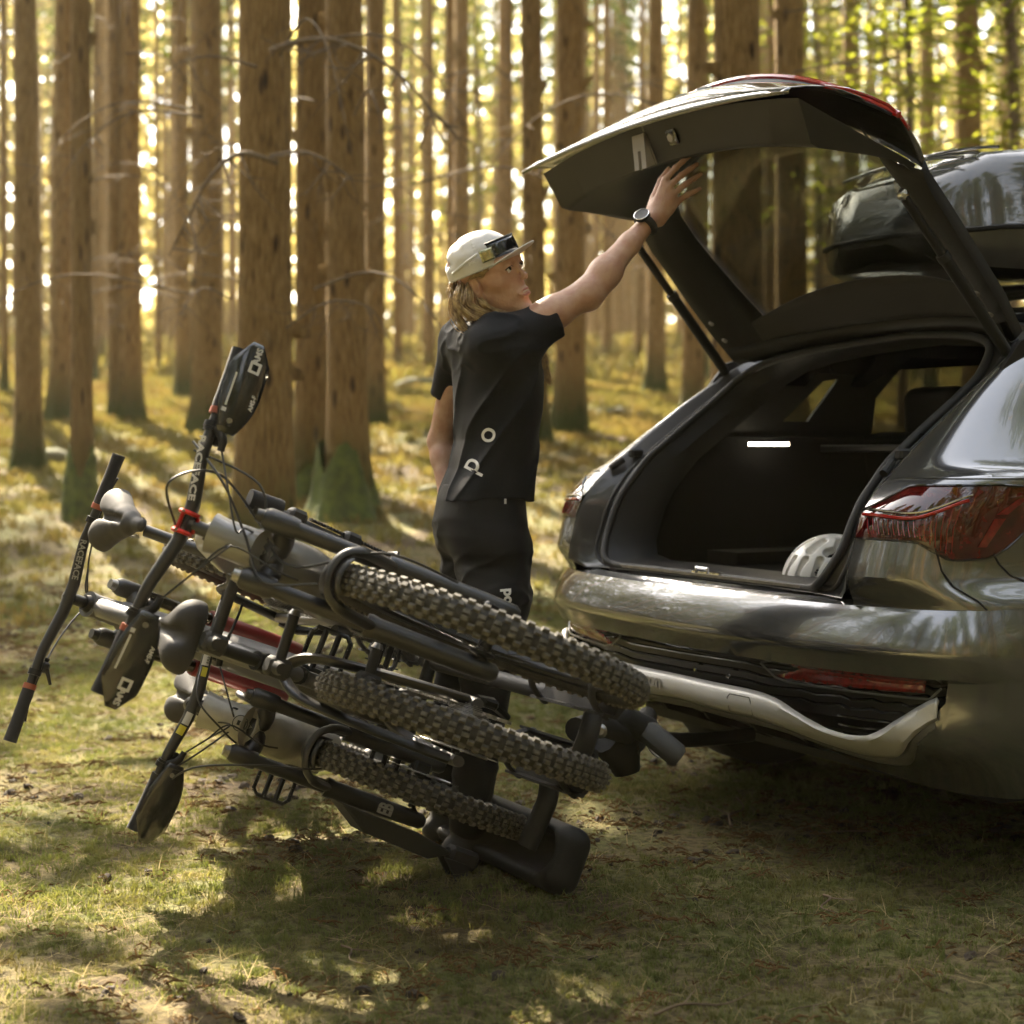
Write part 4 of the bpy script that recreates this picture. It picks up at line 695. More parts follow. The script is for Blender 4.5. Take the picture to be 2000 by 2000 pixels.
for sg in (-1, 1): build(MB().tube([c3(a, sg*.625, z) for a, z in ((1.05, 1.50), (1.15, 1.565), (2.7, 1.585), (2.85, 1.53))], .017, 8), 'roof_rail', blk)
# helmet lying in the boot
hm = tag(empty('bicycle_helmet', mw=Matrix.Translation(CC) @ Matrix.Rotation(TH, 4, 'Z')), 'white vented bicycle helmet lying in the open boot', 'helmet')
wht = mat('white_helmet_shell', (.74, .72, .70), .35, coat=.4, noise=.05); hc = np.array(c3(.33, .262, .742)); h = SDF()
h.ell(hc+(0, 0, -.005), (.155, .128, .140), k=.02).ell(hc+(0, 0, -.015), (.138, .112, .123), op='-', k=.004).box(hc-(0, 0, .1), (.3, .3, .1), op='-', k=.004)
az0 = math.radians(-123.5)
def hs_(az, el): return hc+.94*np.array((.155*math.cos(az)*math.cos(el), .128*math.sin(az)*math.cos(el), .140*math.sin(el)))
for i in range(9):
    az = az0+math.radians(-88+i*22); h.cap(hs_(az, .16), hs_(az+.10, .52), .0095, .0115, k=.002, op='-')
    if i % 2 == 0: h.cap(hs_(az+.15, .74), hs_(az+.35, 1.08), .014, .012, k=.002, op='-')
h.cap(hs_(az0-.1, .70), hs_(az0+.5, .78), .016, .019, k=.003, op='-')
h.build('shell', .0032, wht, hm); SDF().ell(hc+(0, 0, -.02), (.126, .100, .110), k=.01).box(hc-(0, 0, .1), (.3, .3, .1), op='-', k=.004).build('liner', .006, blk, hm)
# ---------------------------------------------------------------- bicycles, each in its own axes: w towards the camera along the rack, u up the bicycle, n away from the car
def frame_of(c, tilt):
    t = math.radians(tilt); B = -CF; U = Vector((0, 0, math.cos(t)))+B*math.sin(t); Nn = Vector((0, 0, -math.sin(t)))+B*math.cos(t)
    M = Matrix((CR_, -Nn, U)).transposed().to_4x4(); M.translation = c; return M
dusty = mat('dusty_tyre_rubber', (.018, .017, .015), .8, noise=.35, nscale=60, bump=.2, bscale=300, col2=(.045, .041, .034)); knobm = mat('tyre_knob_rubber', (.055, .052, .045), .8, noise=.3, nscale=90, col2=(.14, .13, .11))
satin = mat('satin_black', (.011, .011, .012), .38, noise=.2, bump=.04, bscale=200, coat=.15); darkm = mat('black_alloy', (.02, .02, .021), .33, metal=.6, noise=.2)
gripm = mat('grip_rubber', (.012, .013, .017), .8, bump=.5, bscale=900); steel = mat('worn_steel', (.35, .34, .32), .35, metal=1, noise=.3, nscale=120)
redan = mat('red_anodised', (.45, .02, .012), .28, metal=.6, noise=.15); orange = mat('orange_collar', (.26, .06, .025), .5)
white_ink = mat('white_print', (.52, .51, .50), .6); yellow_ink = mat('yellow_print', (.62, .55, .05), .5); grey_ink = mat('grey_print', (.22, .22, .22), .45)
frameA = mat('grey_frame_paint', (.22, .215, .205), .34, metal=.3, coat=.5, noise=.15, nscale=8); frameB = mat('graphite_frame_paint', (.10, .10, .105), .5, metal=.2, coat=.2, noise=.15, nscale=8); frameC = mat('beige_frame_paint', (.46, .44, .39), .42, metal=.3, coat=.2, noise=.2, nscale=20)
cable_m = mat('cable_housing', (.015, .015, .015), .45); stanch = mat('bronze_stanchion', (.035, .028, .012), .12, metal=.8, coat=.5); redfork = mat('red_fork_lowers', (.20, .010, .009), .4, coat=.2, noise=.2)
def knobs(R_, tw, n, rows_):
    m = MB()
    for i in range(n):
        for (ph, half, ln, wd, h) in rows_:
            a = 2*PI*(i+half)/n
            for s_ in ((-1, 1) if ph > 0 else (1,)):
                p = ph*s_; er = Vector((math.cos(a), 0, math.sin(a))); et = Vector((-math.sin(a), 0, math.cos(a))); en = Vector((0, s_, 0)) if 0 else Vector((0, 1, 0)); up = er*math.cos(p)+en*math.sin(p); sd = en*math.cos(p)-er*math.sin(p); c = er*R_+up*(tw-.001)
                b = [c+et*x*ln+sd*y*wd for x, y in ((-1, -1), (1, -1), (1, 1), (-1, 1))]; t = [c+up*h+et*x*ln*.82+sd*y*wd*.8 for x, y in ((-1, -1), (1, -1), (1, 1), (-1, 1))]
                m.add(b+t, [(4, 5, 6, 7), (0, 1, 5, 4), (1, 2, 6, 5), (2, 3, 7, 6), (3, 0, 4, 7)])
    return m
KR = [(.19, 0, .0088, .0050, .0066), (.58, .5, .0078, .0056, .0068), (1.03, .0, .0084, .0054, .0080)]
def wheel(par, cx, cz, r, tw, sgn=1, rear=False, cass=False):
    e = empty('wheel', (cx, 0, cz), parent=par); R_ = r-tw-.005; n = int(2*PI*r/.032)
    ty = MB().tube([(R_*math.cos(a), 0, R_*math.sin(a)) for a in np.linspace(0, 2*PI, 97)[:-1]], tw, 18, closed=True, up=(0, 1, 0)).build('tyre', dusty, e, ang=180)
    k = knobs(R_, tw, n, KR).build('tread_knobs', knobm, e, smooth=False, fix=False); k['kind'] = 'stuff'
    rr_ = R_-tw*.72; prof = [(-.016, rr_+.006), (-.017, rr_-.002), (-.012, rr_-.014), (0, rr_-.020), (.012, rr_-.014), (.017, rr_-.002), (.016, rr_+.006)]; m = MB()
    for i in range(64): pass
    V = [[(q*math.cos(a), y, q*math.sin(a)) for y, q in prof] for a in np.linspace(0, 2*PI, 65)[:-1]]; V.append(V[0]); m.grid(V); m.build('rim', darkm, e, solid=.002)
    h = MB()._lathe((0, -.05, 0), (0, 1, 0), [(0, 0), (0, .010), (.008, .010), (.012, .028), (.018, .028), (.024, .016), (.076, .016), (.082, .026), (.088, .026), (.092, .010), (.1, .010), (.1, 0)], 20).build('hub', darkm, e)
    s_ = MB()
    for i in range(28):
        a = 2*PI*i/28; y = .030*(1 if i % 2 else -1); b = a+(.9 if (i//2) % 2 else -.9); s_.tube([(.024*math.cos(b), y, .024*math.sin(b)), ((rr_-.015)*math.cos(a), y*.15, (rr_-.015)*math.sin(a))], .0011, 4, cap=False)
    s_.build('spokes', steel if 0 else mat('black_spoke', (.03, .03, .03), .3, metal=.8), e)
    m = MB(); ring = [(q*math.cos(a), .042*-sgn, q*math.sin(a)) for a in np.linspace(0, 2*PI, 49)[:-1] for q in (.075, .098)]; m.add(ring, [(2*i, 2*i+1, (2*i+3) % 96, (2*i+2) % 96) for i in range(48)])
    for i in range(6): a = i*PI/3; m.tube([(.02*math.cos(a), .042*-sgn, .02*math.sin(a)), (.078*math.cos(a+.3), .042*-sgn, .078*math.sin(a+.3))], .003, 4)
    m.build('brake_disc', steel, e, solid=.0018)
    if rear:
        m = MB()
        for i in range(11):
            q = .020+.0052*i; y = (.062-.0036*i)*sgn; pr = [(0, q-.008)]; t = 14+i*2; ring = [((q+(.0028 if j % 2 else 0))*math.cos(PI*j/t), y, (q+(.0028 if j % 2 else 0))*math.sin(PI*j/t)) for j in range(2*t)]; ring2 = [(x*.72, y, z*.72) for x, y_, z in ring]; L_ = len(ring); m.add(ring+ring2, [(j, (j+1) % L_, L_+(j+1) % L_, L_+j) for j in range(L_)])
        m.build('cassette', steel, e, solid=.0016)
    return e
def pedal(par, p, M, cage=False, name='pedal'):
    m = MB(); w, l, t = .052, .050, .007
    def q(x, y, z): return Vector(p)+M@Vector((x, y, z))
    m.tube([q(x, y, 0) for x, y in ((-w, -l*.7), (-w*.75, -l), (w*.75, -l), (w, -l*.7), (w, l*.7), (w*.75, l), (-w*.75, l), (-w, l*.7))], .0065, 6, closed=True)
    for x in (-w*.34, w*.34) if not cage else (0,): m.tube([q(x, -l, 0), q(x, l, 0)], .008 if not cage else .012, 6)
    for x in (-w, w):
        for y in (-.8, -.4, 0, .4, .8): m.tube([q(x, y*l, -.013), q(x, y*l, .013)], .0018, 4)
    return m.build(name, darkm, par)
def bike(name, label, c, tilt, face, r, tw, wb, crown, htop, bar, bb, stop, sad, fm, forkm, lowm, barw, rise, gp, grp, knobby=1, steer=0, tint_bar=None, leg=.066, head=.024, rearwheel_r=None):
    root = tag(empty('bicycle', mw=frame_of(c, tilt)), label, 'bicycle', grp); bpy.context.view_layer.update()
    def P(xf, up, rt=0):      # xf forward from the front axle, rt to the rider's right
        return Vector((xf if face > 0 else -(xf+wb), -rt*face, up))
    B = lambda m, nm, mt, par=None, **k: m.build(nm, mt, par or root, **k)
    wheel(root, P(0, 0).x, 0, r, tw, sgn=-face); wheel(root, P(-wb, 0).x, 0, rearwheel_r or r, tw, sgn=-face, rear=True)
    cx, cu = crown; hx, hu = htop; bx_, bu = bar; ax = Vector((hx-cx, 0, hu-cu)).normalized()
    # frame
    B(MB().tube([P(cx, cu+.015), P(lerp(cx, hx, .2), lerp(cu, hu, .2)), P(lerp(cx, hx, .8), lerp(cu, hu, .8)), P(hx, hu)], [head*1.35, head*1.12, head*1.05, head*1.15], 20), 'head_tube', fm)
    dt = cat([P(lerp(cx, hx, .25), lerp(cu, hu, .25)), P(cx-.10, cu-.12), P(bb[0]+.14, bb[1]+.16), P(bb[0]+.01, bb[1]+.02)], 6); B(MB().tube(dt, [lerp(head*1.25, head*1.65, min(1, i/9)) for i in range(len(dt))], 18, flat=1.0), 'down_tube', fm)
    B(MB().tube(cat([P(lerp(cx, hx, .75), lerp(cu, hu, .75)), P(cx-.25, hu-.06), P(stop[0]+.03, stop[1]-.03)], 6), head*.85, 14), 'top_tube', fm)
    B(MB().tube([P(bb[0], bb[1]+.01), P(*stop)], .019, 14), 'seat_tube', fm); B(MB()._lathe(P(bb[0], bb[1], -.045), P(0, 0, 1)-P(0, 0, 0), [(0, 0), (0, .03), (.01, .036), (.08, .036), (.09, .03), (.09, 0)], 20), 'motor_shell' if name == 'e' else 'bottom_bracket', satin)
    for s_ in (-1, 1):
        B(MB().tube(cat([P(bb[0]-.04, bb[1]+.01, .03*s_), P(bb[0]-.16, bb[1]+.02, .052*s_), P(-wb+.03, .0, .068*s_), P(-wb-.02, -.005, .068*s_)], 5), .013, 10, flat=1.35), 'chain_stay', fm if fm is not frameC else satin)
        B(MB().tube(cat([P(stop[0]-.01, stop[1]-.07, .02*s_), P(stop[0]-.07, stop[1]-.10, .048*s_), P(-wb+.09, .20, .062*s_), P(-wb, .01, .070*s_)], 6), .0115, 10, flat=1.5), 'seat_stay', satin)
    B(MB().tube([P(bb[0]+.10, bb[1]+.12), P(stop[0]+.04, stop[1]-.12)], .022, 12), 'rear_shock', darkm)
    # fork, one leg each side
    fk = B(MB().tube([P(cx, cu), P(bx_*.98+cx*.02, bu-.01)], .015, 12), 'fork', satin); off = .038
    def leg_pt(t, s_): return P(lerp(.012, cx+off*.9, t), lerp(-.045, cu+.02, t), leg*s_)
    for s_ in (-1, 1):
        MB().tube([leg_pt(.42, s_), leg_pt(.97, s_)], .0175, 16).build('stanchion', forkm, fk)
        MB().tube([leg_pt(t, s_) for t in (0, .02, .08, .15, .5, .54, .555)], [.012, .020, .0215, .0225, .0235, .026, .024], 18).build('fork_leg', lowm, fk)
        MB().tube([leg_pt(.93, s_), leg_pt(.96, s_), leg_pt(1.05, s_), leg_pt(1.07, s_), leg_pt(1.075, s_)], [.022, .0245, .0245, .019, .012], 16).build('crown_end', satin, fk); MB().tube([leg_pt(1.07, s_), leg_pt(1.10, s_)], [.016, .013], 14).build('fork_knob', steel if s_ > 0 else satin, fk)
        MB().tube(cat([P(cx, cu+.005), P(cx+.012, cu-.008, leg*.45*s_), leg_pt(.985, s_)], 6), [.027]*5+[.024]*4+[.022]*4, 12).build('crown_arm', satin, fk)
        MB().tube([leg_pt(.04, s_)+P(0, 0, 0)-P(0, 0, 0), P(0, 0, leg*.7*s_)], .012, 10).build('dropout', lowm, fk)
    arch = cat([leg_pt(.52, -1), P(.000, r*.93, -leg*.93), P(-.002, r+.012, -leg*.62), P(-.004, r+.024, 0), P(-.002, r+.012, leg*.62), P(.0, r*.93, leg*.93), leg_pt(.52, 1)], 6)
    MB().tube(arch, [.012]*8+[.0095]*(len(arch)-16)+[.012]*8, 10, flat=1.3).build('fork_arch', lowm, fk)
    mg = []
    for a in np.linspace(-1.0, .10, 14): mg.append([P(*(lambda rr2, yy: (rr2*math.sin(a)*.98, rr2*math.cos(a), yy))(r+.016-.014*(y/.04)**2, y)) for y in np.linspace(-.040, .040, 9)])
    MB().grid(mg).build('mudguard', satin, fk, solid=.0025)
    B(MB().box(P(.01, .02, -face*0-.055), (.04, .03, .05), ch=.006), 'brake_caliper', darkm, fk)
    # stem and bar
    B(MB().tube([P(hx, hu), P(hx-.004, hu+.012)], [.024, .020], 16), 'headset', darkm)
    st = B(MB().tube([P(hx-.010, lerp(hu, bu, .85)), P(lerp(hx, bx_, .5)+.0, bu), P(bx_-.005, bu)], [.021, .019, .017], 14), 'stem', satin)
    def H(q, du=0, df=0):    # point of the handlebar at q to the right (metres)
        a = abs(q)/barw; rs = rise*np.interp(a, [0, .10, .38, 1], [0, 0, 1, 1.15]); sw = -.035*np.interp(a, [0, .12, .38, 1], [0, 0, .15, 1]); return P(bx_+sw+df+steer*q, bu+rs+du, q)
    qs = list(np.linspace(-barw, barw, 41)); hb = B(MB().tube([H(q) for q in qs], [lerp(.0158, .0112, min(1, max(0, (abs(q)-.04)/(barw*.55)))) for q in qs], 14), 'handlebar', tint_bar or satin)
    for s_ in (-1, 1):
        g0, g1 = barw-.135, barw+.004; MB().tube([H(s_*q) for q in np.linspace(g0, g1, 8)], [.0155, .0168, .0160, .0164, .0160, .0164, .0168, .0175], 16).build('grip', gripm, hb)
        MB().tube([H(s_*(g0-.012)), H(s_*(g0+.002))], .0172, 16).build('grip_collar', gp, hb)
        MB().tube([H(s_*(g0-.05)), H(s_*(g0-.035))], .0175, 14).build('lever_clamp', darkm, hb)
        MB().tube(cat([H(s_*(g0-.040), -.006, .012), H(s_*(g0-.06), -.022, .030), H(s_*(g0-.085), -.026, .030)], 4), [.011]*3+[.010]*3+[.008]*3, 10).build('brake_master', darkm, hb)
        MB().tube(cat([H(s_*(g0-.045), -.020, .032), H(s_*(g0-.0), -.022, .048), H(s_*(g0+.05), -.026, .050), H(s_*(g0+.085), -.030, .042)], 5), [.007]*5+[.0052]*6+[.0048]*5, 8, flat=.7).build('brake_lever', darkm, hb)
        MB().box(H(s_*(g0-.062), -.020, -.004), (.022, .028, .018), ch=.004).build('shifter', satin, hb); MB().tube([H(s_*(g0-.060), -.024, -.01), H(s_*(g0-.025), -.046, -.012)], [.006, .004], 8).build('shift_paddle', darkm, hb)
    # cables
    for s_, (tx, tu, tr__) in ((1, (cx+.01, cu-.02, .030)), (-1, (lerp(cx, hx, .5), lerp(cu, hu, .5), -.030)), (1, (hx-.04, hu-.05, .025))):
        q0 = s_*(barw-.215); B(MB().tube(cat([H(q0, -.026, .030), H(q0*.55, -.045, .075), P(bx_+.10, bu-.075, q0*.1), P(tx+.05, tu+.02, tr__), P(tx, tu-.05, tr__*.9)], 7), .0024, 6), 'brake_hose', cable_m)
    # saddle and post
    B(MB().tube([P(*stop), P(sad[0]+.02, sad[1]-.05)], .0155, 14), 'seat_post', satin); B(MB().tube([P(stop[0]+.003, stop[1]-.004), P(stop[0]-.004, stop[1]+.012)], .023, 14), 'seat_clamp', darkm)
    O = np.array(P(sad[0], sad[1])); ux = np.array(P(1, 0)-P(0, 0)); uz = np.array((0, 0, 1.)); uy = np.array((0, 1., 0)); pp = lambda x, y, z: O+ux*x+uy*y+uz*z
    sd = SDF(); sd.cap(pp(.15, 0, -.004), pp(.02, 0, .004), .017, .026, k=.03).cap(pp(.02, 0, .004), pp(-.07, 0, .010), .026, .034, k=.03)
    sd.ell(pp(-.078, 0, .004), (.066, .060, .026), k=.02)
    for s_ in (-1, 1): sd.cap(pp(.07, .004*s_, .002), pp(-.085, .036*s_, .008), .020, .036, k=.03)
    for s_ in (-1, 1): sd.cap(pp(-.03, .020*s_, .006), pp(-.105, .043*s_, .012), .024, .034, k=.035).cap(pp(-.06, .045*s_, -.004), pp(-.10, .058*s_, -.004), .014, .016, k=.02)
    zc = O[2]; sd.cap(pp(-.13, 0, .040), pp(.06, 0, .030), .010, .006, op='-', k=.018); sd.fn(lambda Q: -(Q[:, 2]-zc)-.010, op='&', k=.010)
    sd.build('saddle', .004, mat('worn_saddle_cover', (.022, .021, .021), .7, noise=.3, nscale=30, bump=.1, bscale=400), root)
    B(MB().tube([P(sad[0]+.07, sad[1]-.018, .022), P(sad[0]+.02, sad[1]-.040, .022), P(sad[0]-.05, sad[1]-.040, .022), P(sad[0]-.09, sad[1]-.012, .022)], .0035, 6).tube([P(sad[0]+.07, sad[1]-.018, -.022), P(sad[0]+.02, sad[1]-.040, -.022), P(sad[0]-.05, sad[1]-.040, -.022), P(sad[0]-.09, sad[1]-.012, -.022)], .0035, 6), 'saddle_rails', steel)
    return root, P, H, H(0), hb, fk, st
G_ = 'mountain bicycles on the tilted rack'
c1, c2, c3_ = Vector((-.051, 3.6, .721)), Vector((-.113, 3.9, .475)), Vector((-.245, 4.45, .232))
# the bicycle nearest the car: front wheel to the camera
b1, P1, H1, _, hb1, fk1, st1 = bike('a', 'grey mountain bicycle on top of the rack with red stem clamp and two hand guards', c1, 67, 1, .36, .031, 1.22, (-.195, .445), (-.262, .565), (-.268, .622), (-.74, -.01), (-.90, .34), (-1.02, .545), frameA, satin, satin, .385, .022, orange, G_, steer=.0, head=.039)
def crank_set(root, P, bb, ang, L_, sc_=1, ring_side=1):
    ck = MB()._lathe(P(bb[0], bb[1], .048*ring_side), P(0, 0, ring_side)-P(0, 0, 0), [(0, .018), (.002, .058), (.004, .062), (.006, .058), (.006, .018)], 36).build('crankset', darkm, root)
    for s_, a in ((ring_side, ang), (-ring_side, ang+PI)):
        e_ = P(bb[0]+L_*math.cos(a), bb[1]+L_*math.sin(a), .075*s_); MB().tube([P(bb[0], bb[1], .058*s_), P(bb[0]+L_*.5*math.cos(a), bb[1]+L_*.5*math.sin(a), .068*s_), e_], [.018, .013, .014], 10, flat=.7).build('crank_arm', satin, ck)
        pedal(root, P(bb[0]+L_*math.cos(a), bb[1]+L_*math.sin(a), .13*s_), Matrix.Rotation(a*.7+.4, 3, 'Y'))
def chain(root, P, bb, wb, rs, s_=1):
    m = MB(); top = [P(bb[0], bb[1]+.06, .052*s_), P(-wb, .05, .052*s_)]; bot = [P(-wb+.04, -.10, .05*s_), P(bb[0], bb[1]-.06, .052*s_)]
    for a, b in (top, bot):
        for i in range(34):
            t = (i+.5)/34; q = a.lerp(b, t); m.box(q, (.0095, .006 if i % 2 else .0035, .006), (b-a).to_track_quat('X', 'Z').to_matrix())
    m.build('chain', steel, root, smooth=False)
    d_ = MB().box(P(-wb+.012, -.045, .078*s_), (.032, .022, .05), ch=.006).tube([P(-wb+.0, -.01, .075*s_), P(-wb+.02, -.06, .082*s_), P(-wb+.045, -.125, .062*s_)], [.014, .013, .009], 8).build('derailleur', darkm, root)
    for q in ((-wb+.02, -.065), (-wb+.045, -.12)): MB()._lathe(P(q[0], q[1], .052*s_), (0, 1, 0), [(-.004, .004), (-.004, .018), (.004, .018), (.004, .004)], 11).build('jockey_wheel', steel, d_)
crank_set(b1, P1, (-.74, -.01), .6, .17); chain(b1, P1, (-.74, -.01), 1.22, 1)
# red clamp of bicycle one
m = MB()
for q in (-.021, .021): m.tube([P1(-.268+.019*math.cos(a)+.001, .622+.0205*math.sin(a), q) for a in np.linspace(0, 2*PI, 17)[:-1]], .0052, 6, closed=True)
for a in (.9, -.9): m.tube([P1(-.268+.0215*math.cos(a), .622+.0225*math.sin(a), -.024), P1(-.268+.0215*math.cos(a), .622+.0225*math.sin(a), .024)], .0045, 6)
m.build('stem_clamp', redan, b1)
for q in (-.021, .021):
    for a in (.9, -.9): MB()._lathe(P1(-.268+.026*math.cos(a), .622+.026*math.sin(a), q), P1(1, 0)-P1(0, 0), [(0, .0038), (.003, .0038), (.003, 0)], 8).build('clamp_bolt', steel, b1)
fw = (P1(1, 0)-P1(0, 0))
def along(H, q0, q1): return (H(q1)-H(q0)).normalized()
def bar_text(H, body, q, size, m, par, rad=.0145, flip=1, sx=1, twist=.35):
    o = H(q); x = along(H, q+.01*flip, q-.01*flip); nrm = (fw*math.cos(twist)+Vector((0, 0, 1))*math.sin(twist)).normalized(); y = nrm.cross(x); text('bar_lettering', body, size, o+nrm*rad, x, y, m, par, depth=.0006, sx=sx, bold=.0006)
bar_text(H1, 'RACEFACE', -.115, .020, white_ink, hb1, rad=.0150, flip=-1, sx=1.45, twist=.75)
def hand_guard(root, H, s_, barw, size=(.19, .085), logo=True):
    g0 = barw-.15; gm_ = mat('glossy_hand_guard', (.012, .012, .013), .16, coat=.6, noise=.5, nscale=14)
    out = [(-.035, -.014), (-.030, .030), (.02, .046), (.10, .050), (.158, .040), (.172, .012), (.165, -.012), (.13, -.036), (.06, -.040), (0, -.030)]
    pts = [(g0+x, -.030-y*1.0, .066-.35*(x-.06)**2-5.0*(y)**2) for x, y in out]
    V = []
    gr = MB(); cols_ = 9; xs = np.linspace(0, 1, 17); rows_ = []
    for t in xs:
        x = -.035+.207*t; up_ = .050*math.sin(min(1, .25+t*1.6)*PI/2)*(1-max(0, t-.80)*3.2); lo_ = -.040*math.sin(min(1, .3+t*1.5)*PI/2)*(1-max(0, t-.72)*3.0); rows_.append([H(s_*(g0+x), -.012-lerp(lo_, up_, j/8), .070-.9*(x-.06)**2-6*(lerp(lo_, up_, j/8))**2) for j in range(cols_)])
    o = gr.grid(rows_).build('hand_guard', gm_, root, solid=.003, ang=60)
    MB().tube([H(s_*(g0-.022)), H(s_*(g0-.02), -.012, .035), H(s_*(g0-.012), -.012, .066)], .008, 8).tube([H(s_*(g0-.028)), H(s_*(g0-.016))], .020, 12).build('guard_bracket', darkm, o)
    MB()._lathe(H(s_*(g0-.008), -.010, .068), fw, [(0, .006), (.004, .006), (.004, 0)], 10).build('guard_bolt', steel, o)
    if logo:
        x = (H(s_*(g0+.1))-H(s_*g0)).normalized(); y = x.cross(fw)*1.0
        def at(dx, du): return H(s_*(g0+dx), -.012-du, .0735-.9*(dx-.06)**2-6*du*du)
        lp = at(.118, .012); yv = fw.cross(x); MB().prism([lp+x*a_+yv*b_+fw*.0015 for a_, b_ in ((-.013, -.013), (.013, -.013), (.013, .013), (-.013, .013))], fw*.0006, [[lp+x*a_+yv*b_+fw*.0015 for a_, b_ in ((-.007, -.007), (.007, -.007), (.007, .007), (-.007, .007))]]).build('square_logo', white_ink, o, smooth=False)
        text('guard_lettering', 'AMS', .019, at(.145, .012), x, yv, white_ink, o, depth=.0004, lift=.001, bold=.0006)
        text('guard_lettering', 'AMS-F', .013, at(.045, .033), x, yv, white_ink, o, depth=.0004, lift=.002, bold=.0003)
        MB().prism([at(.02, -.022)+x*a_+yv*b_+fw*.001 for a_, b_ in ((0, -.0022), (.075, -.0022), (.075, .0022), (0, .0022))], fw*.0006).prism([at(.01, -.022)+x*a_+yv*b_+fw*.001 for a_, b_ in ((-.004, -.005), (.005, -.005), (.005, .005), (-.004, .005))], fw*.0006).build('guard_lettering', white_ink, o, smooth=False)
    return o
hand_guard(b1, H1, 1, .385); hand_guard(b1, H1, -1, .385)
for pts in ([(-.32, .66, -.17), (-.20, .60, -.10), (-.19, .52, -.02), (-.12, .47, .06), (-.03, .39, .03)], [(-.29, .66, -.15), (-.22, .52, -.13), (-.19, .47, -.03), (-.10, .42, .01), (.02, .30, -.075), (.02, .12, -.08)], [(-.28, .63, .02), (-.23, .70, -.06), (-.25, .60, -.12), (-.42, .40, -.06)]): MB().tube(cat([P1(*q) for q in pts], 8), .0028, 6).build('brake_hose', cable_m, b1)
# the bicycle in the middle: rear wheel to the camera, red fork
b2, P2, H2, _, hb2, fk2, st2 = bike('b', 'graphite mountain bicycle with red fork legs, middle of the tilted rack', c2, 69, -1, .355, .033, 1.2, (-.18, .53), (-.235, .665), (-.250, .722), (-.76, -.01), (-.93, .42), (-.985, .645), frameB, stanch, redfork, .385, .016, orange, G_, leg=.070, head=.030)
for rt_, P_, bb_ in ((b1, P1, (-.74, -.01)), (b2, P2, (-.76, -.01))):
    SDF().box(P_(bb_[0]+.02, bb_[1]+.03), (.085, .050, .085), rr=.035).box(P_(bb_[0]+.08, bb_[1]+.13), (.045, .040, .09), M=np.array(Matrix.Rotation(.5*(1 if P_ is P1 else -1), 3, 'Y')), rr=.03).build('motor_housing', .008, satin, rt_)
crank_set(b2, P2, (-.76, -.01), 2.4, .17); chain(b2, P2, (-.76, -.01), 1.2, 1)
bar_text(H2, 'RACEFACE', .10, .022, grey_ink, hb2, rad=.0145, flip=1)
# the bicycle lowest on the rack: smaller, beige head tube
b3, P3, H3, _, hb3, fk3, st3 = bike('c', 'small black mountain bicycle with pale head tube and one hand guard, lowest on the rack', c3_, 67, 1, .305, .030, 1.05, (-.12, .435), (-.185, .565), (-.165, .600), (-.62, .02), (-.75, .25), (-.84, .365), frameC, satin, satin, .335, .012, satin, G_, leg=.075, head=.042)
crank_set(b3, P3, (-.62, .02), 1.05, .16); chain(b3, P3, (-.62, .02), 1.05, 1)
for qa in (-.10, .055):
    for q, s_, m_ in ((qa-.020, .032, white_ink), (qa+.012, .024, yellow_ink)):
        o = H3(q); x = along(H3, q-.01, q+.01); nrm = (fw*.9+Vector((0, 0, .35))).normalized(); rws = []
        for t in np.linspace(-.5, .5, 2): rws.append([o+x*s_*t*1.0+(nrm*math.cos(a)+x.cross(nrm)*math.sin(a))*.0163 for a in np.linspace(-.6, .6, 7)])
        MB().grid(rws).build('bar_sticker', m_, hb3)
text('bar_lettering', 'RRR', .011, H3(-.12)+fw*.0167, -along(H3, -.13, -.11), Vector((0, 0, 1)), mat('dark_print', (.03, .03, .03), .6), hb3, depth=.0004)
hand_guard(b3, H3, 1, .335, logo=False)
em = P3(-.150, .49, 0)+fw*.053; MB().tube([em+fw*0+Vector((0, .020*math.cos(a), .020*math.sin(a))) for a in np.linspace(0, 2*PI, 25)[:-1]], .0012, 5, closed=True).box(em, (.002, .012, .016)).box(em+Vector((0, 0, -.014)), (.002, .020, .004)).build('round_emblem', mat('dark_print', (.03, .03, .03), .6), b3)
lg = P3(.005, .08, .075); text('leg_logo', 'EB', .052, lg+fw*.0245+Vector((0, -.0, 0)), P3(0, 0, 0)-P3(0, 0, 1), P3(-.3, 1, 0)-P3(0, 0, 0), grey_ink, fk3, depth=.0005, bold=.002, sx=.55)
for pts in ([(-.16, .60, .22), (-.05, .58, .14), (.03, .46, .08), (.02, .30, .04), (.0, .20, -.01)], [(-.16, .62, -.10), (-.09, .62, -.02), (-.06, .54, .03), (-.10, .48, .05)], [(-.18, .60, .19), (-.10, .56, .10), (-.12, .50, .03), (-.20, .45, .03)]): MB().tube(cat([P3(*q) for q in pts], 8), .0026, 6).build('brake_hose', cable_m, b3)
# ---------------------------------------------------------------- the rack that carries them
rk = tag(empty('bike_rack', mw=frame_of(c1, 67)), 'black tow bar bicycle rack tilted down behind the car', 'bike rack'); bpy.context.view_layer.update()
Minv = frame_of(c1, 67).inverted(); L1 = lambda w, u, n: Vector((w, -n, u)); M2 = Minv @ frame_of(c2, 69); M3_ = Minv @ frame_of(c3_, 67)
L2 = lambda w, u, n: M2 @ Vector((w, -n, u)); L3 = lambda w, u, n: M3_ @ Vector((w, -n, u)); WL = lambda v: Minv @ Vector(v)
rackm = mat('rack_black_plastic', (.012, .012, .012), .62, noise=.25, bump=.15, bscale=350); rackt = mat('rack_tube', (.014, .014, .015), .6, metal=.0, noise=.2)
def RB(m, nm, mt=None, par=None, **k): return m.build(nm, mt or rackm, par or rk, **k)
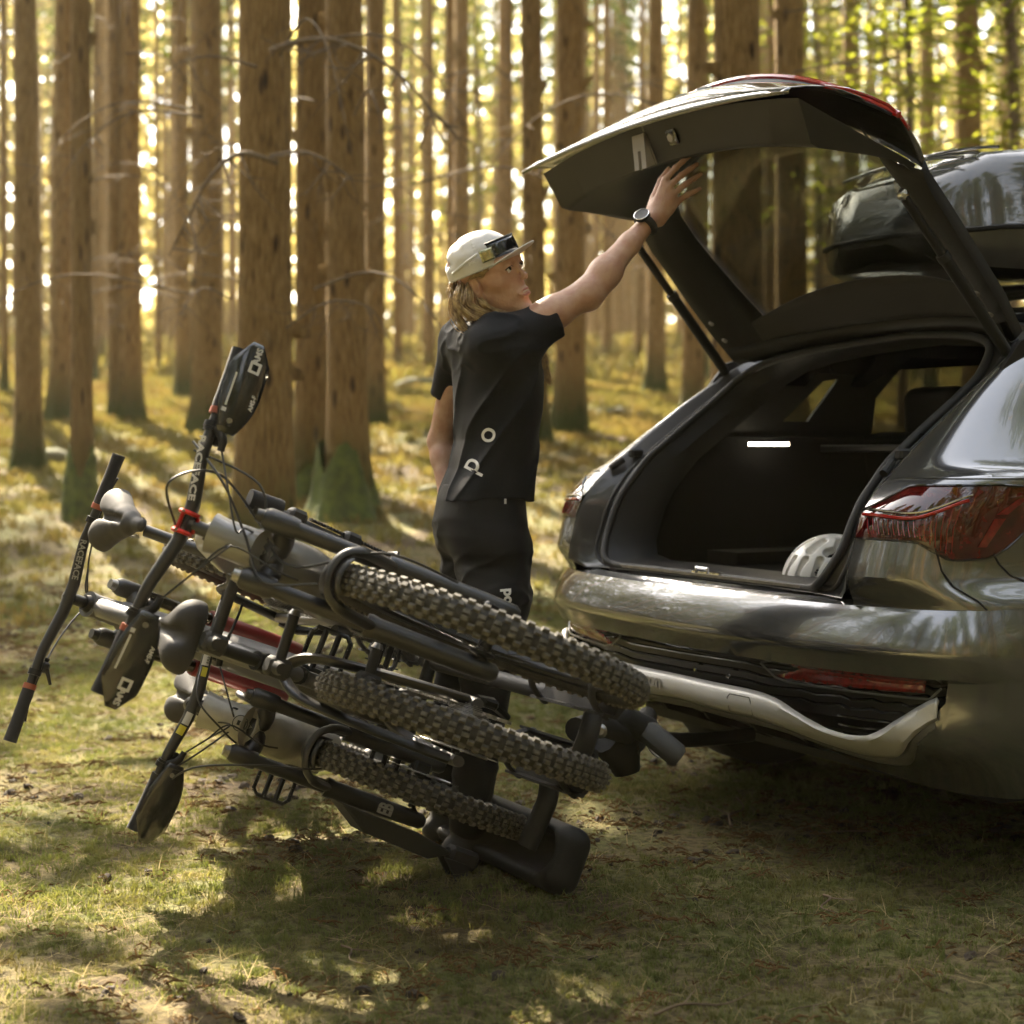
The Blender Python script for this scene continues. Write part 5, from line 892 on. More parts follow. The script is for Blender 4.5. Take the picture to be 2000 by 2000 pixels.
# trays: channels under each wheel
def tray(L_, w0, w1, r, cup=None):
    m = MB(); prof = [(-.062, .035), (-.058, 0), (-.03, -.012), (.03, -.012), (.058, 0), (.062, .035), (.056, .035), (.050, .006), (-.050, .006), (-.056, .035)]
    m.grid([[L_(w, -r-.008+z, n) for n, z in prof] for w in np.linspace(w0, w1, 8)], close=True); m.f.append(tuple(range(9, -1, -1))); m.f.append(tuple(70+k for k in range(10))); RB(m, 'wheel_tray')
    for w in (w0+.03, w1-.03): RB(MB().tube(cat([L_(w, -r-.0, -.062), L_(w+.01, -r+.05, -.040), L_(w+.02, -r+.075, 0), L_(w+.01, -r+.05, .040), L_(w, -r, .062)], 4), .006, 6, flat=2.2), 'tyre_strap', rubber)
tray(L1, -.34, .0, .36); tray(L1, -1.40, -1.05, .36); tray(L2, -.34, .0, .355); tray(L2, -1.38, -1.03, .355); tray(L3, -1.20, -.90, .305)
s3 = SDF(); R3 = np.array(M3_.to_3x3()); T3 = np.array(M3_.translation)
q3 = lambda w, u, n: R3@np.array((w, -n, u))+T3
s3.box(q3(-.02, -.318, .035), (.345, .088, .055), M=R3, rr=.045, k=.01); s3.cap(q3(-.34, -.235, .03), q3(.235, -.235, .03), .070, op='-', k=.012); s3.cap(q3(-.34, -.29, .03), q3(.23, -.29, .03), .050, op='-', k=.01)
s3.build('wheel_cup_tray', .0065, rackm, rk)
# cross beams and the long tubes
RB(MB().tube(cat([L1(-.215, -.40, -.02), L1(-.20, -.425, .02), L1(-.19, -.425, .16), L2(-.24, -.405, .03), L2(-.25, -.42, .10), L2(-.26, -.41, .22)], 5), .019, 12, flat=1.4), 'cross_beam', rackt)
RB(MB().tube([L1(-1.1, -.42, -.02), L1(-1.08, -.425, .16), L2(-1.1, -.405, .20)], .019, 12), 'cross_beam', rackt)
for n_ in (.03, .17): RB(MB().tube([L1(-.26, -.43, n_), L1(-1.15, -.43, n_)], .022, 12), 'long_tube', rackt)
# mast with knob, arms and clamps that hold the frames
RB(MB().tube([L1(-.45, .44, -.105), L1(-.45, .36, -.110), L1(-.46, -.28, -.098), L1(-.48, -.42, -.04)], .0165, 14), 'mast', rackt)
RB(MB().tube([L1(-.45, .375, -.125), L1(-.45, .455, -.120)], [.021, .022], 12), 'mast_grip', gripm)
for u_ in (.335, .19): RB(MB().box(L1(-.45, u_, -.115), (.045, .05, .045), ch=.008), 'mast_clamp').parent = rk
for u_, n0, n1, w_ in ((.448, .06, .21, -.35), (.290, .09, .21, -.35), (.075, .09, .17, -.35)):
    a = RB(MB().tube([L1(w_, u_, n0), L1(w_, u_-.008, n1)], .0125, 12), 'clamp_arm', rackt); MB().box(L1(w_, u_-.008, n1), (.05, .045, .055), ch=.008).build('frame_clamp', rackm, a); MB().tube([L1(w_, u_, n0+.0), L1(w_, u_, n0-.012)], [.015, .010], 10).build('arm_knob', steel, a); MB().tube([L1(w_+.025, u_, n1), L1(w_+.05, u_, n1)], [.017, .013], 10).build('clamp_dial', rackm, a)
# ratchet strap ladder beside the mast
m = MB(); Apt, Bpt = L1(-.45, .30, -.130), L1(-.45, -.02, -.124)
for i in range(38): t = i/38; m.box(Apt.lerp(Bpt, t), (.018, .006, .0045))
m.tube([Apt, Bpt], .004, 4, flat=2.5); RB(m, 'ratchet_strap', rubber, smooth=False)
RB(MB().tube([WL(S(282, 1075, 4.4)), WL(S(470, 1128, 4.2))], .002, 4), 'strap_buckle', steel) if 0 else None
# plate folded under the lowest bicycle
RB(MB().prism([L3(.0, u_, n_) for u_, n_ in ((.19, .098), (.10, .150), (-.10, .160), (-.17, .125), (-.05, .105))], L3(-.10, 0, 0)-L3(0, 0, 0)), 'light_board', mat('smoked_grey_plastic', (.035, .035, .034), .4, coat=.3), bevel=.006)
RB(MB().box(L3(-.02, -.20, .13), (.06, .05, .09), ch=.01), 'light_board_bracket')
for dx in (0, .05): RB(MB().prism([L3(-.03+dx, u_, n_) for u_, n_ in ((-.13, .14), (-.20, .20), (-.235, .20), (-.20, .14))], L3(.012, 0, 0)-L3(0, 0, 0)), 'release_pedal')
# tow coupling with its folded lever
cp = RB(MB().tube([WL(S(*q)) for q in ((1125, 1425, 4.15), (1165, 1412, 4.25), (1225, 1432, 4.45))], .030, 14), 'rack_neck', rackt)
m = SDF()
for a, b, ra, rb in (((1170, 1410, 4.3), (1215, 1402, 4.4), .030, .034), ((1215, 1402, 4.4), (1262, 1425, 4.45), .034, .036)): m.cap(WL(S(*a)), WL(S(*b)), ra, rb, k=.012)
m.build('coupling_head', .005, rackm, rk)
RB(MB().tube([WL(S(*q)) for q in ((1258, 1424, 4.42), (1268, 1430, 4.42), (1322, 1475, 4.38), (1328, 1480, 4.38))], [.026, .032, .032, .024], 8, flat=.75), 'coupling_lever', mat('lever_grey', (.05, .05, .052), .55, bump=.2, bscale=500))
RB(MB().tube(cat([WL(S(*q)) for q in ((1255, 1430, 4.5), (1270, 1465, 4.5), (1292, 1480, 4.5), (1310, 1470, 4.5))], 4), .004, 6), 'safety_wire', steel)
RB(MB().tube([WL(S(*q)) for q in ((1180, 1440, 4.45), (1215, 1470, 4.5), (1225, 1510, 4.5))], [.045, .055, .035], 12), 'coupling_body'); RB(MB()._lathe(WL(S(1172, 1428, 4.2)), WL(S(1180, 1428, 4.1))-WL(S(1180, 1428, 4.2)), [(0, .018), (.012, .018), (.02, .010), (.02, 0)], 14), 'coupling_bolt', steel)
RB(MB().tube(cat([WL((.30, 4.47, .335)), WL((.34, 4.66, .33)), WL((.385, 4.85, .36))], 5), [.034]*5+[.028]*6, 12), 'ball_socket')
tb = build(MB().tube(cat([c3(.25, -.02, .27), c3(.05, -.02, .27), c3(-.08, -.02, .29), c3(-.12, -.02, .36)], 6), .022, 12), 'tow_bar', darkm)
# ---------------------------------------------------------------- the person reaching for the tailgate
skin = mat('skin', (.54, .335, .235), .45, noise=.2, nscale=32, bump=.16, bscale=190, sss=.03, col2=(.46, .245, .165))
cloth = mat('navy_black_jersey', (.0065, .0075, .0105), .7, spec=.2, noise=.25, nscale=12, bump=.15, bscale=700, sheen=.03); trous = mat('black_riding_trousers', (.0070, .0070, .0080), .65, spec=.25, noise=.25, nscale=10, bump=.15, bscale=600, sheen=.03)
hairm = mat('blond_hair', (.50, .36, .16), .42, noise=.5, nscale=60, col2=(.17, .10, .045)); capm = mat('pale_cap_cotton', (.66, .65, .64), .85, noise=.06, bump=.12, bscale=500)
A = lambda v: np.array(v, float)
pr = tag(empty('person', (S(950, 876, 4.76).x, 4.76, gz(-.07, 4.76))), 'person in dark jersey, black trousers and white cap reaching up to the tailgate', 'person'); bpy.context.view_layer.update()
def own(o): o.parent = pr; o.matrix_parent_inverse = pr.matrix_world.inverted(); return o
hf = Vector((.785, -.561, .233)).normalized(); hl = Vector((.49, .81, .30)); hl = (hl-hf*hl.dot(hf)).normalized(); hk = hf.cross(hl).normalized(); HC = S(962, 547, 4.72); HM = np.array(Matrix((hf, hl, hk)).transposed())
def hd(x, y, z): return A(HC+hf*x+hl*y+hk*z)
def hrot(ax, ang): return HM@np.array(Matrix.Rotation(ang, 3, ax))
bd = SDF()
bd.ell(hd(-.012, 0, .038), (.094, .074, .088), HM, k=.02).ell(hd(.033, 0, -.022), (.053, .054, .086), HM, k=.03).ell(hd(.055, 0, .045), (.042, .058, .036), HM, k=.03)
for s_ in (-1, 1):
    bd.cap(hd(-.005, .046*s_, -.042), hd(.050, .015*s_, -.094), .016, .014, k=.03).cap(hd(.048, .042*s_, -.010), hd(.030, .052*s_, -.004), .016, .014, k=.022).cap(hd(.084, .014*s_, .036), hd(.072, .045*s_, .034), .0075, .006, k=.014)
    bd.ell(hd(.097, .031*s_, .014), (.013, .019, .0115), HM, op='-', k=.010); bd.ell(hd(.0985, .0090*s_, -.0245), (.0075, .0055, .0055), HM, k=.006).ell(hd(.1005, .0062*s_, -.0300), (.0042, .0026, .003), HM, op='-', k=.002)
    bd.cap(hd(.0865, .017*s_, .0180), hd(.0890, .031*s_, .0218), .0036, .0038, k=.005).cap(hd(.0890, .031*s_, .0218), hd(.078, .046*s_, .0165), .0038, .003, k=.005).cap(hd(.0855, .020*s_, .0075), hd(.0800, .043*s_, .0095), .0028, .0026, k=.006)
    bd.ell(hd(-.012, .074*s_, -.004), (.022, .0100, .033), hrot('Z', .40*s_), k=.005).ell(hd(-.006, .0815*s_, .000), (.010, .006, .019), hrot('Z', .35*s_), op='-', k=.005).cap(hd(-.004, .074*s_, -.028), hd(-.002, .072*s_, -.034), .008, .006, k=.006)
bd.cap(hd(.086, 0, .026), hd(.1035, 0, -.015), .0050, .0060, k=.012).ell(hd(.1050, 0, -.0185), (.0080, .0076, .0066), HM, k=.006).ell(hd(.066, 0, -.098), (.020, .022, .016), HM, k=.022)
bd.ell(hd(.068, 0, -.058), (.018, .025, .022), HM, k=.016)
for a, b, r1, r2 in (((.0920, 0, -.0510), (.0870, .014, -.0525), .0036, .0034), ((.0870, .014, -.0525), (.0815, .0255, -.0585), .0040, .002), ((.0905, 0, -.0690), (.0860, .014, -.0675), .0042, .0038), ((.0860, .014, -.0675), (.0815, .0255, -.0600), .0046, .002)):
    for s_ in (-1, 1): bd.cap(hd(a[0], a[1]*s_, a[2]), hd(b[0], b[1]*s_, b[2]), r1, r2, k=.005)
for s_ in (-1, 1): bd.cap(hd(.104, 0, -.0600), hd(.088, .021*s_, -.0592), .0042, .0014, op='-', k=.002)
NB = A(S(948, 640, 4.76)); bd.cap(hd(-.022, 0, -.045), NB+A((.0, 0, .02)), .050, .055, k=.03).cap(hd(.015, -.03, -.085), NB+A((.055, -.01, -.0)), .016, .014, k=.03)
# torso core, hidden by the clothes
sR, sL = A(S(985, 668, 4.63)), A(S(905, 665, 4.90)); PEL = A(S(938, 1010, 4.76)); hR_, hL_ = A(S(950, 1050, 4.68)), A(S(925, 1050, 4.85)); WST = A(S(962, 850, 4.76)); CH = A(S(960, 720, 4.76))
bd.cap(sR, sL, .042, .042, k=.03).cap(CH, WST, .070, .070, k=.04).cap(WST, PEL, .070, .08, k=.04).cap(PEL, hR_, .075, .08, k=.03).cap(PEL, hL_, .075, .08, k=.03).cap(NB, CH, .06, .08, k=.04)
# raised arm
EL, WR = A(S(1146, 573, 4.70)), A(S(1263, 437, 4.80))
bd.cap(sR, lerp(sR, EL, .6), .050, .0455, k=.02).cap(lerp(sR, EL, .5), EL, .0455, .0405, k=.02)
bd.cap(EL, lerp(EL, WR, .30)+A((.0, 0, .002)), .0385, .0415, k=.02).cap(lerp(EL, WR, .28), lerp(EL, WR, .72), .0405, .030, k=.02).cap(lerp(EL, WR, .7), WR, .030, .0245, k=.015).cap(EL+A((.008, 0, -.020)), lerp(EL, WR, .35)+A((.010, 0, -.012)), .026, .027, k=.02)
# hand: palm from the wrist to four knuckles, fingers, thumb behind
W2 = A(S(1281, 423, 4.825)); dd = 1/FP*4.86
def hp(x, y, d): return A(S(x, y, d))
kn = [hp(1299, 351, 4.845), hp(1307, 364, 4.838), hp(1316, 378, 4.84), hp(1322, 394, 4.85)]
tips = [hp(1346, 306, 4.885), hp(1361, 321, 4.885), hp(1369, 340, 4.885), hp(1367, 368, 4.885)]; fr_ = [(.0088, .0062), (.0090, .0064), (.0086, .0060), (.0078, .0054)]
bd.cap(WR, W2, .0235, .023, k=.012)
for i, (k_, q) in enumerate(zip(kn, fr_)): bd.cap(W2+A((-.008+.006*i, .0, .006-.006*i)), k_, .0165, .0112, k=.012)
bd.cap(W2+A((.012, 0, .01)), lerp(kn[3], W2, .45), .017, .016, k=.012).cap(lerp(W2, kn[1], .3), lerp(W2, kn[2], .8), .017, .013, k=.012)
for i, (k_, t_, q) in enumerate(zip(kn, tips, fr_)):
    p1 = lerp(k_, t_, .43)+A((0, -.004, .0045-.001*i)); p2 = lerp(k_, t_, .74)+A((0, -.003, .003-.001*i)); bd.cap(k_, p1, q[0]+.0006, q[0]-.0002, k=.004).cap(p1, p2, q[0], q[0]-.001, k=.003).cap(p2, t_, q[0]-.001, q[1]+.0002, k=.003); bd.ell(p1, (q[0]+.0006,)*3, k=.003)
th_ = [W2+A((-.012, .012, .016)), hp(1278, 385, 4.865), hp(1291, 352, 4.885), hp(1306, 330, 4.895)]
bd.cap(th_[0], th_[1], .017, .0125, k=.010).cap(th_[1], th_[2], .0112, .0098, k=.004).cap(th_[2], th_[3], .0096, .0072, k=.004)
# arm behind the back: elbow out, hand resting on the hip
E2, W3 = A(S(861, 862, 4.99)), A(S(872, 962, 4.90)); bd.cap(sL, E2, .046, .037, k=.02).cap(E2, lerp(E2, W3, .35), .036, .034, k=.02).cap(lerp(E2, W3, .3), W3, .034, .024, k=.015)
h2 = W3+A((.035, -.006, -.055)); bd.cap(W3, h2, .022, .018, k=.012)
for i in range(4): a = h2+A((.012*i-.018, -.004, -.004*abs(i-1.5))); b = a+A((.022, -.012, -.035-.003*(i in (1, 2)))); bd.cap(a, b, .009, .0082, k=.004).cap(b, b+A((.014, -.006, -.028)), .008, .0065, k=.003)
bd.cap(W3+A((.012, -.016, -.02)), W3+A((.045, -.03, -.05)), .011, .008, k=.006)
# legs and feet
gR = gz(-.03, 4.66); kR, kL = A((-.075, 4.65, .50)), A((-.150, 4.90, .50)); aR_, aL = A((-.120, 4.68, gR+.09)), A((-.185, 4.93, gR+.09)); hR, hL = A(S(950, 1050, 4.68)), A(S(925, 1050, 4.85))
for hp_, k_, a_ in ((hR, kR, aR_), (hL, kL, aL)): bd.cap(hp_, k_, .066, .046, k=.02).cap(k_, lerp(k_, a_, .35)+A((-.006, 0, 0)), .046, .044, k=.02).cap(lerp(k_, a_, .3)+A((-.006, 0, 0)), a_, .044, .032, k=.02).cap(a_, a_+A((.06, .02, -.045)), .034, .03, k=.02)
own(bd.build('body', .0034, skin))
# eyes, teeth, brows, earring
ew = mat('eye_white', (.70, .68, .64), .2); iris = mat('dark_iris', (.03, .018, .010), .08, coat=1)
for s_ in (-1, 1):
    e_ = own(MB()._lathe(hd(.0775, .0315*s_, .0145)-A(hf)*.0108, hf, [(.0108+.0118*math.sin(t), .0118*math.cos(t)) for t in np.linspace(-PI/2, PI/2, 14)], 20).build('eye', ew, ang=180)); gd = (hf+hl*(-.06)+hk*.10).normalized(); MB()._lathe(Vector(hd(.0775, .0315*s_, .0145))+gd*.0098, gd, [(.0010, .0068), (.0020, .0052), (.0026, .0)], 18).build('iris', iris).parent = e_
    own(MB().tube(cat([hd(.0930, .012*s_, .0360), hd(.0905, .026*s_, .0415), hd(.078, .047*s_, .0370)], 6), [.0024]*4+[.0032]*4+[.0018]*5, 6, flat=.7).build('eyebrow', mat('brown_brow', (.10, .055, .03), .8)))
    own(MB().tube(cat([hd(.0895, .0175*s_, .0165), hd(.0925, .031*s_, .0198), hd(.0815, .0475*s_, .0145)], 6), .0014, 5).build('eyelashes', iris))
own(MB().tube(cat([hd(.0870, -.014, -.0590), hd(.0905, 0, -.0580), hd(.0870, .014, -.0590)], 4), .0026, 6).build('teeth', mat('tooth_enamel', (.72, .68, .6), .25)))
lipm = mat('lips', (.36, .15, .115), .45)
for zz, r1 in ((-.0530, .0030), (-.0672, .0038)): own(MB().tube(cat([hd(.0830, -.0240, -.0592), hd(.0897, -.013, zz-.0005), hd(.0945, 0, zz), hd(.0897, .013, zz-.0005), hd(.0830, .0240, -.0592)], 5), [r1*math.sin(PI*(i+.7)/22) for i in range(21)], 8).build('lip', lipm))
own(MB()._lathe(hd(-.001, -.083, -.036), -hl, [(0, .0035), (.003, .003), (.0035, 0)], 10).build('ear_stud', chrome))
# cap with peak, sunglasses pushed up on it
cp_ = SDF(); cp_.ell(hd(-.014, 0, .050), (.109, .089, .094), HM, k=.01)
cp_.fn(lambda Q: -((Q-hd(0, 0, 0))@HM[:, 2]-(.046-.10*((Q-hd(0, 0, 0))@HM[:, 0])*((Q-hd(0, 0, 0))@HM[:, 0] < 0)-.10*((Q-hd(0, 0, 0))@HM[:, 0] < 0)*((Q-hd(0, 0, 0))@HM[:, 0]))), op='&', k=.004) if 0 else cp_.fn(lambda Q: -((Q-hd(0, 0, 0))@HM[:, 2]-(.035+.02*((Q-hd(0, 0, 0))@HM[:, 0]))), op='&', k=.004)
cp_.ell(hd(-.014, 0, .047), (.102, .082, .088), HM, op='-', k=.003)
def capfold(Q):
    q = (Q-hd(-.014, 0, .03))@HM; a = np.arctan2(q[:, 1], q[:, 0]); lat = q[:, 2]; back = np.clip((-q[:, 0]+.02)/.10, 0, 1)
    return -(.0036*back*np.sin(lat*150+a*4+2.5*vnoise(Q, 2, 18))*np.clip((lat-.03)/.03, 0, 1)+.0016*vnoise(Q, 3, 45)+.0018*(np.abs(np.sin(a*3)) < .035))
cp_.fn(capfold, op='d'); cap_o = own(cp_.build('cap', .0032, capm))
pk = []
for t in np.linspace(0, 1, 9):
    row = []
    for v in np.linspace(-1, 1, 21): a = v*1.02; x0, y0 = -.014+.100*math.cos(a), .080*math.sin(a); ext = .078*math.cos(v*PI/2)**.55*t; x = x0+ext; y = y0*(1+.10*t*(1-abs(v))); row.append(hd(x, y, (.0360+.0022*math.cos(a))+.30*ext-.9*y*y))
    pk.append(row)
pko = MB().grid(pk).build('cap_peak', capm, solid=.0032, ang=70); pko.parent = cap_o
MB().tube([hd(-.014+.1085*math.cos(a), .0885*math.sin(a), .0375+.0022*math.cos(a)) for a in np.linspace(0, 2*PI, 41)[:-1]], .0022, 5, closed=True).build('cap_band_seam', mat('cap_stitch', (.45, .45, .44), .9), cap_o)
x_ = (-hl*.35-hf*.9); o_ = Vector(hd(.020, -.0885, .068)); text('cap_lettering', 'poc', .016, o_-hl*.0055, hf, hk, mat('cap_print', (.80, .80, .79), .6), cap_o, depth=.0006)
sg_m = mat('mirror_lens', (.04, .045, .055), .04, metal=.9, coat=1); sgy = mat('gilt_mirror_lens', (.50, .49, .32), .15, metal=.8, noise=.4, nscale=60)
def shield(a0, a1, zl, zh, off=.012, n=14): return [[hd(-.014+(.100+off-.10*(z-.07)-2.0*(z-.07)**2)*math.cos(a), (.080+off-.08*(z-.07))*math.sin(a), z) for a in np.linspace(a0, a1, n)] for z in np.linspace(zl, zh, 6)]
gl = own(MB().grid(shield(-.80, .80, .054, .098, .016)).build('sunglasses', sg_m, solid=.0025, ang=80)); MB().grid(shield(-1.04, -.70, .054, .088, .0175, 8)).build('side_lens', sgy, gl, solid=.001); MB().tube([r_ for r_ in shield(-.82, .82, .054, .100, .017, 20)[-1]], .0026, 6).build('brow_frame', blk, gl)
for s_ in (-1, 1): MB().tube(cat([hd(.040, .085*s_, .082), hd(.0, .0925*s_, .072), hd(-.060, .085*s_, .056)], 5), .0026, 6, flat=1.6).build('temple_arm', mat('white_temple', (.62, .62, .60), .35), gl)
# hair: strands gathered behind the ear and falling over the shoulder, some down the front
rh = random.Random(5); hm_ = MB()
def strands(gd, n, spread, r0, sd=0):
    for _ in range(n):
        o = Vector((rh.gauss(0, 1), rh.gauss(0, 1), rh.gauss(0, 1))); pts = []
        for i, g in enumerate(gd): pts.append(Vector(g)+o*spread*[.55, 1, 1, .9, .6, .35][min(i, 5)]+Vector((rh.gauss(0, .0015), rh.gauss(0, .0015), rh.gauss(0, .0015))))
        c = cat(pts, 4); m_ = len(c); hm_.tube(c, [r0*(.9-.65*(i/m_)**2) for i in range(m_)], 5, cap=False)
n0 = lambda x, y, d: S(x, y, d)
strands([hd(-.062, -.052, .026), n0(901, 574, 4.67), n0(900, 596, 4.66), n0(925, 617, 4.64), n0(975, 630, 4.64), n0(1010, 640, 4.66)], 110, .0075, .0017)
strands([hd(-.085, -.030, .018), n0(893, 580, 4.69), n0(891, 608, 4.68), n0(902, 636, 4.66), n0(918, 650, 4.64)], 80, .0080, .0018)
strands([hd(-.035, -.062, .020), n0(914, 580, 4.65), n0(918, 598, 4.645), n0(948, 614, 4.64), n0(992, 624, 4.65), n0(1022, 636, 4.68)], 70, .0045, .0015)
strands([hd(-.020, -.070, -.030), n0(943, 592, 4.645), n0(962, 606, 4.645), n0(992, 616, 4.66), n0(1020, 624, 4.69)], 46, .0040, .0014)
strands([hd(-.09, .02, .018), n0(886, 562, 4.72), n0(880, 566, 4.70), n0(885, 590, 4.70), n0(893, 620, 4.70)], 26, .007, .0014)
strands([n0(1035, 640, 4.80), n0(1050, 672, 4.80), n0(1058, 700, 4.80), n0(1066, 728, 4.80), n0(1074, 750, 4.80)], 46, .0055, .0016)
strands([hd(.045, -.066, .040), hd(.030, -.071, .030), hd(.004, -.076, .030), hd(-.02, -.074, .024)], 40, .0038, .0013)
for _ in range(20): a = hd(-.09, rh.uniform(-.03, .03), .02); b = A(S(rh.uniform(874, 892), rh.uniform(552, 580), 4.7)); hm_.tube([a, lerp(a, b, .6)+A((0, 0, .004)), b], .0009, 4, cap=False)
own(hm_.build('hair', hairm, ang=180, fix=False))
# jersey
tf, tl = A((.94, .34, 0)), A((-.34, .94, 0))
def loft(levels):    # levels: (z, cx, cy, half depth, half width)
    L_ = np.array(levels)[::-1] if levels[0][0] > levels[-1][0] else np.array(levels)
    def f(Q):
        z = Q[:, 2]; g = [np.interp(z, L_[:, 0], L_[:, i]) for i in range(1, 5)]; x = (Q[:, 0]-g[0])*tf[0]+(Q[:, 1]-g[1])*tf[1]; y = (Q[:, 0]-g[0])*tl[0]+(Q[:, 1]-g[1])*tl[1]
        q = (np.abs(x/g[2])**2.3+np.abs(y/g[3])**2.3)**(1/2.3); d = (q-1)*np.minimum(g[2], g[3])*.92; return np.maximum(d, np.maximum(z-L_[-1, 0], L_[0, 0]-z))
    return f
def lv(py, x0, x1, df, dl, d=4.76): p = S((x0+x1)/2, py, d); return (p.z, p.x, p.y, df, dl)
def folds(dirv, along, across, amp, seed, cond=None):
    D = A(dirv)/np.linalg.norm(dirv); U_ = np.cross(D, A((0, 1, 0))); U_ /= np.linalg.norm(U_); V_ = np.cross(D, U_)
    def f(Q):
        q = np.stack([Q@D*along, Q@U_*across, Q@V_*across*.6], 1); n = vnoise(q+seed, seed, 1)+.5*vnoise(q*2.1, seed+1, 1); r = (1-np.abs(n))**3-.35; return -amp*r*(cond(Q) if cond else 1)
    return f
js = SDF(); z0 = S(0, 974, 4.76).z
js.fn(loft([lv(974, 856, 1040, .122, .168), lv(955, 862, 1041, .120, .166), (lv(915, 878, 1044, .108, .158)), lv(860, 890, 1052, .104, .155), lv(800, 888, 1058, .112, .165), lv(740, 885, 1055, .115, .175), lv(690, 884, 1046, .108, .180), lv(655, 892, 1030, .090, .165), lv(632, 905, 1010, .066, .11)]), c=A(S(960, 800, 4.76)), R_=.34, k=.03)
js.cap(sR+A((-.035, 0, .002)), sL+A((.0, 0, -.004)), .064, .062, k=.05).cap(NB+A((0, 0, -.035)), NB+A((0, 0, -.008)), .072, .060, k=.03)
SE = A(S(1083, 624, 4.672)); sd_ = SE-sR; sd_ /= np.linalg.norm(sd_); js.cap(sR+A((-.01, 0, -.004)), SE+sd_*.05, .064, .0545, k=.04).cap(sR+A((.0, 0, -.05)), lerp(sR, SE, .4)+A((0, 0, -.01)), .055, .045, k=.04)
TE = A(S(869, 776, 4.965)); td_ = TE-sL; td_ /= np.linalg.norm(td_); js.cap(sL, TE+td_*.04, .060, .047, k=.04)
js.fn(folds((-.55, .1, -.83), 2.2, 10, .0115, 3, lambda Q: np.clip((1.42-Q[:, 2])/.12, 0, 1)), op='d').fn(folds((.95, 0, .30), 3.5, 17, .0085, 7, lambda Q: np.clip((Q[:, 2]-1.30)/.10, 0, 1)), op='d')
def plane(c, n): n = A(n); c = A(c); return lambda Q: (Q-c)@n
js.fn(lambda Q: np.where(np.linalg.norm(Q-SE, axis=1) < .12, (Q-SE)@sd_, -.1), op='&', k=.004).fn(lambda Q: np.where(np.linalg.norm(Q-TE, axis=1) < .10, (Q-TE)@td_, -.1), op='&', k=.004)
js.cap(SE-sd_*.004, SE+sd_*.1, .0450, .0450, op='-', k=.003).cap(TE-td_*.004, TE+td_*.1, .037, .037, op='-', k=.003)
js.cap(NB+A((.006, 0, .018)), NB+A((.02, -.01, .12)), .056, .07, op='-', k=.006)
js.fn(loft([lv(990, 868, 1028, .106, .152), lv(966, 872, 1026, .100, .148), lv(962, 940, 960, .02, .02)]), op='-', k=.003)
jo = own(js.build('jersey', .0042, cloth))
# trousers
tr = SDF(); tr.fn(loft([lv(945, 868, 1020, .104, .150), lv(975, 854, 1022, .114, .160), lv(1010, 846, 1024, .120, .170), lv(1045, 848, 1028, .121, .172), lv(1075, 862, 1032, .112, .168), lv(1100, 880, 1030, .08, .13)]), c=A(S(940, 1020, 4.76)), R_=.24, k=.02)
tr.cap(A(S(958, 1075, 4.685)), A(S(964, 1170, 4.665)), .094, .092, k=.05).cap(A(S(964, 1170, 4.665)), kR+A((.012, 0, .03)), .092, .074, k=.03).cap(kR+A((.012, 0, .03)), aR_+A((0, 0, .02)), .074, .054, k=.03).cap(A(S(972, 1075, 4.69)), A(S(985, 1180, 4.67)), .070, .066, k=.03)
tr.cap(A(S(918, 1070, 4.87)), A(S(918, 1180, 4.88)), .088, .078, k=.04).cap(A(S(918, 1180, 4.88)), kL+A((.0, 0, .03)), .078, .068, k=.03).cap(kL+A((.0, 0, .03)), aL+A((0, 0, .02)), .068, .052, k=.03)
tr.fn(lambda Q: gR+.06-Q[:, 2], op='&', k=.006)
tr.fn(folds((.93, 0, -.25), 3.0, 15, .0060, 11, lambda Q: np.clip((1.02-Q[:, 2])/.1, 0, 1)), op='d').fn(folds((.75, 0, .5), 4, 19, .0060, 13, lambda Q: np.clip((.86-Q[:, 2])/.06, 0, 1)*np.clip((Q[:, 2]-.66)/.06, 0, 1)), op='d')
to = own(tr.build('trousers', .0045, trous))
own(MB().box(S(987, 979, 4.60)+Vector((0, .0, 0)), (.006, .003, .014)).build('waist_tab', white_ink))
def decal(body, size, px_, py_, xd, yd, target, bold=.002, sx=1, d=4.55):
    o = text('jersey_lettering' if target is jo else 'trouser_lettering', body, size, S(px_, py_, d), xd, yd, mat('garment_print', (.70, .68, .64), .7), None, depth=0, bold=bold, sx=sx, res=6)
    bm = bmesh.new(); bm.from_mesh(o.data); bmesh.ops.subdivide_edges(bm, edges=[e for e in bm.edges if e.calc_length() > .008], cuts=2); bm.to_mesh(o.data); bm.free()
    s = o.modifiers.new('w', 'SHRINKWRAP'); s.target = target; s.wrap_method = 'PROJECT'; s.use_project_y = True; s.use_positive_direction = True; s.use_negative_direction = True; s.offset = .0022; s.wrap_mode = 'ABOVE_SURFACE'; o.parent = target; o.matrix_parent_inverse = target.matrix_world.inverted(); return o
bpy.context.view_layer.update()
decal('o', .080, 950, 848, (.35, 0, .94), (-.94, 0, .35), jo, .0005); decal('p', .080, 918, 908, (.45, 0, .89), (-.89, 0, .45), jo, .0005)
decal('poc', .038, 993, 1172, (.04, 0, -1), (1, 0, .04), to, .0016)
